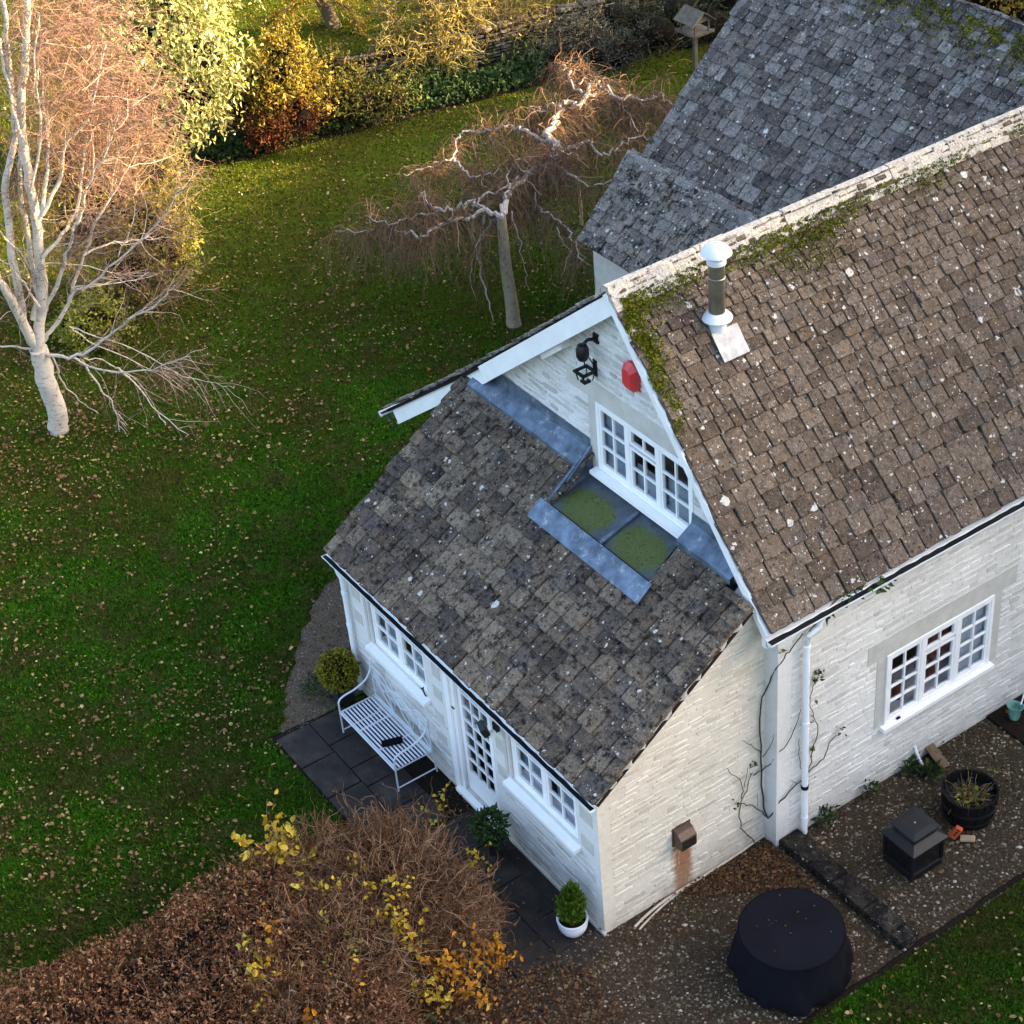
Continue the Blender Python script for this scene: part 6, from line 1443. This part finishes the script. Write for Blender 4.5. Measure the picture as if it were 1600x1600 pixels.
    for i in range(len(edge)-1):
        a, c = np.array(edge[i]), np.array(edge[i+1]); n = 620
        f = RNG.uniform(0, 1, n); px = a+(c-a)*f[:, None]; dep = RNG.uniform(0, 1, n)
        h = .08+.42*np.sin(np.clip(dep, 0, 1)*math.pi)**.5*RNG.uniform(.3, 1, n)*(.75+.25*np.sin(px[:, 0]*.09))
        q = np.array([G(x, y) for x, y in px])+HV*(dep*1.15)[:, None]; q[:, 2] = h; P.append(q)
    P = np.concatenate(P); leaf_obj('ground_cover', [leaves(P, RNG.normal(0, .6, P.shape)+[0, 0, .2], .10, .75)], M['ivy'], None, kind='stuff', label='green ivy and nettle ground cover along the far lawn edge', cat='ground cover')
    Q = []
    for i in range(26):
        x = RNG.uniform(560, 860); y = 190-(x-560)*.19-RNG.uniform(18, 60); q = G(x, y); k = 60
        Q.append(q+np.c_[RNG.normal(0, .28, (k, 2)), RNG.uniform(.05, .6, k)])
    Q = np.concatenate(Q); leaf_obj('border_plants', [leaves(Q, RNG.normal(0, .7, Q.shape)+[0, 0, .4], .12, .45)], M['weed'], None, kind='stuff', label='mixed green border plants in front of the dry stone wall', cat='plants')
    # soil of that bed
    pol = [tuple(G(x, y)[:2]) for x, y in ((300, 252), (360, 257), (480, 226), (640, 186), (850, 132), (1000, 92), (1000, 30), (760, 70), (540, 120), (400, 170), (300, 200))]
    sheet('flower_bed', pol, .005, M['soil'], 'dark soil bed at the far side of the lawn')

def drystone():
    pts = [G(538, 150), G(640, 128), G(760, 99), G(835, 78), G(1000, 38), G(1180, -6)]
    t = thing('dry_stone_wall', pts[0], 'weathered dry stone garden wall crossing behind the flower bed', 'stone wall')
    H = .85; rr = random.Random(7)
    for i in range(len(pts)-1):
        a, b = pts[i].copy(), pts[i+1].copy(); d = unit(b-a); nn = np.array([d[1], -d[0], 0]); nn = nn if nn@(CAM-a) > 0 else -nn; L = np.linalg.norm(b-a)
        mb = MB(); mb.prism([a, b, b+Z_*(H-.05), a+Z_*(H-.05)], -nn*.42); mb.build('core', M['soil'], t)
        rubble(t, a, d, Z_, nn, [(0, .0), (L, .0), (L, H-.1), (0, H-.1)], [], M['drystone'], cap=75 if i < 4 else 0, rows=(.05, .10), widths=(.14, .42), proud=.06, gap=.012, seed=60+i)
        rubble(t, a+Z_*(H-.06), d, -nn, Z_, [(0, -.02), (L, -.02), (L, .42), (0, .42)], [], M['drystone'], cap=20 if i < 4 else 0, rows=(.10, .20), widths=(.14, .40), proud=.085, gap=.012, seed=80+i, name='coping_stone')

def apple():
    b = G(642, 122); t = thing('apple_tree', b, 'lichen-gold leaning old apple tree in sun over the dry stone wall', 'tree')
    on_ = lambda x, y, o=0: onpl(x, y, b, o)
    tr = smooth_path([on_(642, 124), on_(655, 90, .1), on_(668, 50, .2), on_(672, 10, .3), on_(690, -50, .4)], 3)
    mb = MB(); mb.tube(tr, list(np.linspace(.16, .07, len(tr))), 9); mb.build('trunk', M['applebark'], t, smooth=True)
    br = [([(665, 30), (690, 40), (720, 60), (735, 85)], -.5, .05), ([(660, 35), (650, 60), (655, 90), (645, 110)], -.8, .045), ([(668, 20), (640, 0), (615, 10), (605, 40)], .2, .04), ([(672, 10), (700, 0), (730, 10), (745, 30)], .4, .04), ([(665, 30), (680, 60), (690, 90), (700, 105)], -.9, .04), ([(672, -5), (650, -20), (620, -25), (600, -10)], .6, .04), ([(672, -5), (710, -25), (750, -15)], .5, .04), ([(640, 60), (620, 50), (600, 55), (580, 70)], -.2, .03), ([(590, 5), (610, 30), (622, 70), (630, 95)], -.6, .02)]
    P = []
    for p, o, r in br:
        n = len(p); w = smooth_path([on_(x, y, .2+o*i/(n-1)) for i, (x, y) in enumerate(p)], 4); w[1:-1] += RNG.normal(0, .05, (len(w)-2, 3)); P.append((w, r, r*.3))
    limb_obj('branch', P, 'applebark', t)
    S, T, _ = along([w for w, *_ in P]+[tr], 500, .1, 1); L = wander(S, T+RNG.normal(0, .8, T.shape)+[0, 0, .15], RNG.uniform(.25, .9, 500), 6, .4); L2s = L[RNG.integers(0, 500, 1800), RNG.integers(1, 6, 1800)]
    L2 = wander(L2s, RNG.normal(0, 1, (1800, 3)), RNG.uniform(.12, .4, 1800), 4, .4); leaf_obj('twigs', [twigs(L, .014, .005), twigs(L2, .0075, .004)], M['twig_gold'], t)
    Q = np.concatenate([L.reshape(-1, 3), L2.reshape(-1, 3)]); Q = Q[RNG.integers(0, len(Q), 1700)]+RNG.normal(0, .05, (1700, 3)); leaf_obj('foliage', [leaves(Q, RNG.normal(0, 1, Q.shape), .085, .6)], M['gold'], t)
    b = G(520, 42); t = thing('old_tree', b, 'dark leaning trunk of an old orchard tree beyond the wall', 'tree'); on_ = lambda x, y, o=0: onpl(x, y, b, o)
    tr = smooth_path([on_(524, 45), on_(512, 18, .1), on_(498, -10, .2), on_(480, -60, .2)], 3); mb = MB(); mb.tube(tr, list(np.linspace(.20, .15, len(tr))), 10); mb.build('trunk', M['applebark'], t, smooth=True)
    br = [smooth_path([on_(505, 0), on_(540, 10, -.3), on_(560, 40, -.6), on_(570, 80, -.8)], 4), smooth_path([on_(498, -10), on_(470, 0, -.3), on_(440, 20, -.5), on_(420, 30, -.6)], 4), smooth_path([on_(505, -10), on_(545, -20, .2), on_(590, 0, .1)], 4)]
    limb_obj('branch', [(w, .035, .01) for w in br], 'applebark', t); S, T, _ = along(br, 300, .1, 1); L = wander(S, T+RNG.normal(0, .7, T.shape)+[0, 0, -.1], RNG.uniform(.3, 1.0, 300), 6, .35, .15)
    leaf_obj('twigs', [twigs(L, .010, .004)], M['gold'], t); Q = L.reshape(-1, 3)[RNG.integers(0, 1800, 1500)]+RNG.normal(0, .06, (1500, 3)); leaf_obj('foliage', [leaves(Q, RNG.normal(0, 1, Q.shape), .075, .6)], M['gold'], t)
    b = G(790, 55); t = thing('far_bush', b, 'tangled golden brown brush growing along the far side of the wall', 'shrub')
    P, D = ball_pts(b+np.array([0, 0, 1.0])-HR*.5, (2.2, 1.2, .9), 1500, 0, 1); T = wander(P, RNG.normal(0, .6, P.shape)+[0, 0, .3], RNG.uniform(.3, 1, len(P)), 5, .3); leaf_obj('twigs', [twigs(T, .007, .003)], M['twig_olive'], t)
    leaf_obj('foliage', [leaves(P, D, .08, .6)], M['gold'], t)

def bird_table():
    b = G(1087, 112); t = thing('bird_table', b, 'wooden bird table with boarded pitched roof on a post', 'bird table'); H = onpl(1085, 48, b)[2]
    mb = MB(); mb.box(b+[-.045, -.045, -.1], b+[.045, .045, H]); mb.build('post', M['wood'], t)
    q = b+[0, 0, H]; mb = MB(); mb.box(q+[-.34, -.30, 0], q+[.34, .30, .03]); mb.box(q+[-.34, -.33, 0], q+[.34, -.302, .06]); mb.box(q+[.342, -.30, 0], q+[.365, .30, .06]); mb.build('tray', M['wood'], t)
    for a in (-1, 1):
        for c in (-1, 1):
            mb = MB(); mb.box(q+[a*.26-.02, c*.2-.02, .031], q+[a*.26+.02, c*.2+.02, .30]); mb.build('corner_post', M['wood'], t)
    for s in (-1, 1):
        d = unit(np.array([0, s*1.0, -.85])); nn = unit(np.array([0, s*.85, 1.0]))
        for k in range(4):
            c = q+[0, 0, .52]+d*(.055+k*.105)+nn*(.02+.006*k); mb = MB(); mb.obox(c, (X_, d, nn), (.36, .056, .009)); mb.build('roof_board', M['wood'], t)
    for a in (-1, 1):
        mb = MB(); mb.prism([q+[a*.27, -.27, .29], q+[a*.27, .27, .29], q+[a*.27, 0, .51]], X_*.02*a); mb.build('gable_board', M['wood'], t)

def front_hedges():
    # clipped copper beech hedge
    x0, x1, y0, y1, H = -3.0, .3, -9.5, -3.05, 1.25
    t = thing('beech_hedge', (-1.6, -6, 0), 'clipped copper-brown beech hedge at the corner of the lawn', 'hedge')
    n = 52000; m0 = 3600; cxy = np.c_[RNG.uniform(x0, x1, m0), RNG.uniform(y0, y1, m0)]; jx = cxy[RNG.integers(0, m0, n)]+RNG.normal(0, .035, (n, 2)); fx = np.where(RNG.uniform(0, 1, n) < .7, jx[:, 0], RNG.uniform(x0, x1, n)); fy = np.where(fx == jx[:, 0], jx[:, 1], RNG.uniform(y0, y1, n)); fx = np.clip(fx, x0, x1); fy = np.clip(fy, y0, y1); f = RNG.uniform(0, 1, n); z = RNG.uniform(.05, H, n)
    hgt = H+.07*np.sin(fx*2.3+fy*1.7)+.06*np.sin(fy*3.1-fx)+.05*np.sin(fx*5+2)
    edge = .10*np.sin(fy*2.2)+.07*np.sin(fy*5.1+1)
    P = np.where((f < .62)[:, None], np.c_[fx, fy, hgt-np.abs(RNG.normal(0, .13, n))], np.where((f < .86)[:, None], np.c_[x0+edge+np.abs(RNG.normal(0, .10, n)), fy, z*.97], np.c_[fx, y1+.12*np.sin(fx*3)-np.abs(RNG.normal(0, .12, n)), z*.97]))
    r_ = (fx-x0)/.5; P[:, 2] -= np.where(f < .62, .16*np.clip(1-r_, 0, 1)**2, 0)+np.where(f < .62, .14*np.clip(1-(y1-fy)/.5, 0, 1)**2, 0)
    D = RNG.normal(0, .8, (n, 3))+[-.15, 0, .25]; leaf_obj('foliage', [leaves(P, D, .047, .6, .3)], M['beech'], t)
    m_ = 3600; S = P[RNG.integers(0, n, m_)]-[0, 0, .03]; T = wander(S, RNG.normal(0, .7, (m_, 3))+[0, 0, .35], RNG.uniform(.08, .34, m_), 4, .3); leaf_obj('twigs', [twigs(T, .0045, .002)], M['twig_bush'], t)
    mb = MB(); mb.box((x0+.35, y0, .0), (x1-.3, y1-.35, H-.42)); o = mb.build('shade_core', M['soil'], t)  # dark block stands in for the shade inside the hedge
    # round bare twiggy shrubs
    big = [((-.15, .1, .78), (1.05, 1.0, .74)), ((.40, .45, .55), (.66, .66, .60)), ((-.85, .35, .60), (.72, .66, .62)), ((.25, -.65, .65), (.95, .8, .6)), ((-1.15, -.45, .6), (.7, .7, .62))]
    low = [((0, 0, .62), (.95, .75, .60)), ((-.8, .15, .70), (.7, .7, .6)), ((.7, -.2, .45), (.7, .55, .45)), ((-.3, -.7, .6), (.8, .6, .6))]
    for c, lob, lab in (((-1.35, -2.15, 0), big, 'large rounded bare twiggy shrub near the bench and glazed door'), ((-.75, -3.35, 0), low, 'sprawling tangled bare shrub between the copper hedge and the gravel')):
        c = np.array(c); t = thing('bare_shrub', c, lab, 'shrub'); Ls = []
        for off, rad in lob:
            k = 620; D = unit(RNG.normal(0, 1, (k, 3))); D[:, 2] = np.abs(D[:, 2])*.8+.1; D = unit(D); E_ = c+off+D*rad*RNG.uniform(.72, 1.08, (k, 1)); S = c+np.array(off)*[.9, .9, .3]+D*np.array(rad)*.25
            tt = np.linspace(0, 1, 7)[None, :, None]; L = S[:, None]*(1-tt)+E_[:, None]*tt+[0, 0, .16]*np.sin(tt*math.pi); L[:, 1:] += np.cumsum(RNG.normal(0, .062, (k, 6, 3)), 1); Ls.append(L)
        L = np.concatenate(Ls); L[..., 2] = np.maximum(L[..., 2], .02); leaf_obj('stems', [twigs(L, RNG.uniform(.005, .013, len(L)), .003)], M['twig_bush'], t)
        m_ = 1700*len(lob); S = L[RNG.integers(0, len(L), m_), RNG.integers(3, 7, m_)]; D = unit(S-(c+[0, 0, .2])); T = wander(S, D*.35+RNG.normal(0, .9, (m_, 3)), RNG.uniform(.10, .42, m_), 5, .42); leaf_obj('twigs', [twigs(T, .0042, .002)], M['twig_bush'], t)
        S = T[RNG.integers(0, m_, 1300), -1]; leaf_obj('dead_leaves', [leaves(S, RNG.normal(0, 1, S.shape), .042, .7)], M['deadbrown'], t, kind='stuff')
        mb = MB(); mb.lathe([(.55, .02), (.62, .25), (.5, .48), (.25, .58), (.05, .60)], c+np.array([-.15, -.1, 0]), 14, lambda i, th: 1+.2*math.sin(3*th)); mb.build('shade_core', M['soil'], t, smooth=True)  # dark solid added for the shade between the stems
    # leafy sprays that still hold colour
    def spray(px, py, z, r, n, mat, size, label, name='leafy_shrub'):
        b = G(px, py, z); g = np.array([b[0], b[1], 0]); t = thing(name, g, label, 'shrub', 'yellow-leaved sprays in the shrubbery')
        k = max(5, n//9); E_ = b+RNG.normal(0, 1, (k, 3))*[r, r, r*.55]; tt = np.linspace(0, 1, 6)[None, :, None]; S = g+np.c_[RNG.normal(0, .08, (k, 2)), np.full(k, .1)]
        L = S[:, None]*(1-tt)+E_[:, None]*tt; L[:, 1:-1] += RNG.normal(0, .03, (k, 4, 3)); leaf_obj('stems', [twigs(L, .007, .003)], M['twig_bush'], t)
        w = RNG.uniform(.55, 1.05, n); ix = RNG.integers(0, k, n); i0 = np.minimum((w*5).astype(int), 4); f = np.clip(w*5-i0, 0, 1)[:, None]
        P = L[ix, i0]*(1-f)+L[ix, np.minimum(i0+1, 5)]*f+RNG.normal(0, .035, (n, 3)); leaf_obj('foliage', [round_leaves(P, RNG.normal(0, .7, P.shape)+[0, 0, .1], np.full(len(P), size*.92))], M[mat], t)
    spray(430, 1325, 1.2, .30, 330, 'yellow', .11, 'bright yellow-leaved spray at the lawn end of the shrubbery')
    spray(405, 1348, 1.0, .16, 60, 'yellow', .10, 'few yellow leaves low beside the bright yellow spray')
    spray(470, 1385, 1.15, .13, 55, 'limeleaf', .085, 'lime-green leafed twig trailing below the bright yellow spray')
    spray(400, 1520, 1.3, .20, 150, 'yellow', .10, 'amber-yellow leaf cluster in the copper hedge')
    spray(470, 1575, 1.3, .10, 50, 'orange', .10, 'small orange-yellow leaf cluster at the hedge foot')
    spray(398, 1462, 1.3, .16, 90, 'limeleaf', .08, 'pale green leaf tuft between hedge and bare shrub')
    spray(420, 1445, 1.32, .10, 40, 'orange', .10, 'orange leaves on the upper edge of the copper hedge')
    spray(600, 1405, 1.45, .16, 80, 'yellow', .085, 'yellow-green leaves in the heart of the bare shrub')
    spray(628, 1372, 1.5, .10, 46, 'yellow', .075, 'small yellow leaf cluster on the bare shrub crown')
    spray(700, 1505, .85, .28, 220, 'orange', .085, 'orange-yellow spray low at the shrubbery corner by the patio')
    spray(770, 1478, .65, .16, 110, 'orange', .085, 'bright orange leaves closest to the dark patio')
    spray(670, 1540, .8, .14, 80, 'yellow', .08, 'yellow leaves among russet stems near the gravel')
    spray(530, 1460, 1.35, .18, 60, 'limeleaf', .07, 'thin yellow-green sprig between the hedge and bare shrub')
    spray(560, 1350, 1.3, .16, 70, 'yellow', .08, 'yellow leaves on the lawn side of the bare shrub')
    spray(640, 1440, 1.45, .14, 50, 'yellow', .085, 'pale yellow leaf group near the middle of the bare shrub')
    spray(745, 1330, 1.2, .12, 36, 'yellow', .07, 'few yellow leaves at the house side of the bare shrub')
    spray(560, 1540, 1.2, .16, 70, 'orange', .085, 'orange leaf group low between hedge and bare shrub')
    spray(680, 1250, 1.15, .10, 34, 'yellow', .065, 'tiny yellow leaf tuft on top of the bare shrub')
    # russet undergrowth
    n = 5200; a = [(.15, -2.9), (-.5, -2.6), (.7, -2.3), (1.2, -3.0), (.3, -3.6), (-.7, -3.2)]
    P = np.concatenate([np.c_[RNG.normal(x, .36, n//6), RNG.normal(y, .32, n//6), np.abs(RNG.normal(.25, .16, n//6))+.02] for x, y in a]); leaf_obj('undergrowth', [leaves(P, RNG.normal(0, .8, P.shape)+[0, 0, .2], .055, .6)], M['beech'], None, kind='stuff', label='russet undergrowth and leaf litter between shrubbery and gravel', cat='undergrowth')
    P = np.concatenate([np.c_[RNG.normal(x, .13, 150), RNG.normal(y, .13, 150), np.abs(RNG.normal(.4, .13, 150))] for x, y in ((.45, -2.75), (.52, -2.6))]); o = thing('weed_plant', (.48, -2.68, 0), 'green leafy weed clump in the russet undergrowth', 'weed'); leaf_obj('foliage', [leaves(P, RNG.normal(0, .8, P.shape)+[0, 0, .4], .075, .55)], M['weed'], o)

def shade_treeline():
    """unseen tree belt added and shaped to keep the low sun off the house"""
    a = np.array([math.cos(SUN_AZ), math.sin(SUN_AZ), 0]); p = np.array([-a[1], a[0], 0]); V = []; Pl = []; Dl = []
    mb = MB(); k = 0
    for s in np.arange(-34, 40, 2.1):
        d = 30+2.0*math.sin(s*1.3); h = (TREE_H if s < 14.2 else TREE_H-4.6 if s < 21 else TREE_H-6.6)+.55*math.sin(s*.9+1)+.35*math.sin(s*2.3)  # heights stepped so the sun clears to the hazel and evergreen
        c = a*d+p*s; r_ = 2.5+.35*math.sin(s*3.1)
        mb.lathe([(.3, 0), (r_*.9, .4), (r_, h*.3), (r_*.98, h*.70), (r_*.85, h*.88), (r_*.5, h*.97), (.12, h*1.0)], c, 10, lambda i, th: 1+.12*math.sin(3*th+s))
        q, D = ball_pts(c+np.array([0, 0, h*.5]), (r_*1.12, r_*1.12, h*.54), 420, .8, 1.06, lump=.12); Pl.append(q); Dl.append(D)
    P, D = np.concatenate(Pl), np.concatenate(Dl); ok = P[:, 2] > 0; P, D = P[ok], D[ok]
    o = mb.build('shade_treeline', M['needle'], None, smooth=True, kind='stuff', label='unseen evergreen tree belt added to keep low sun off the house', cat='shade_treeline')
    leaf_obj('foliage', [leaves(P, D, .6, .5)], M['needle'], o)
TREE_H = 17.0

H = house(); things_on_gable(); extension(); things_on_lean_to(); rear()
ground(); yard_things(); bench(); pots(); rose()
birch(); hazel(); shrubs(); drystone(); apple(); bird_table(); front_hedges(); shade_treeline()
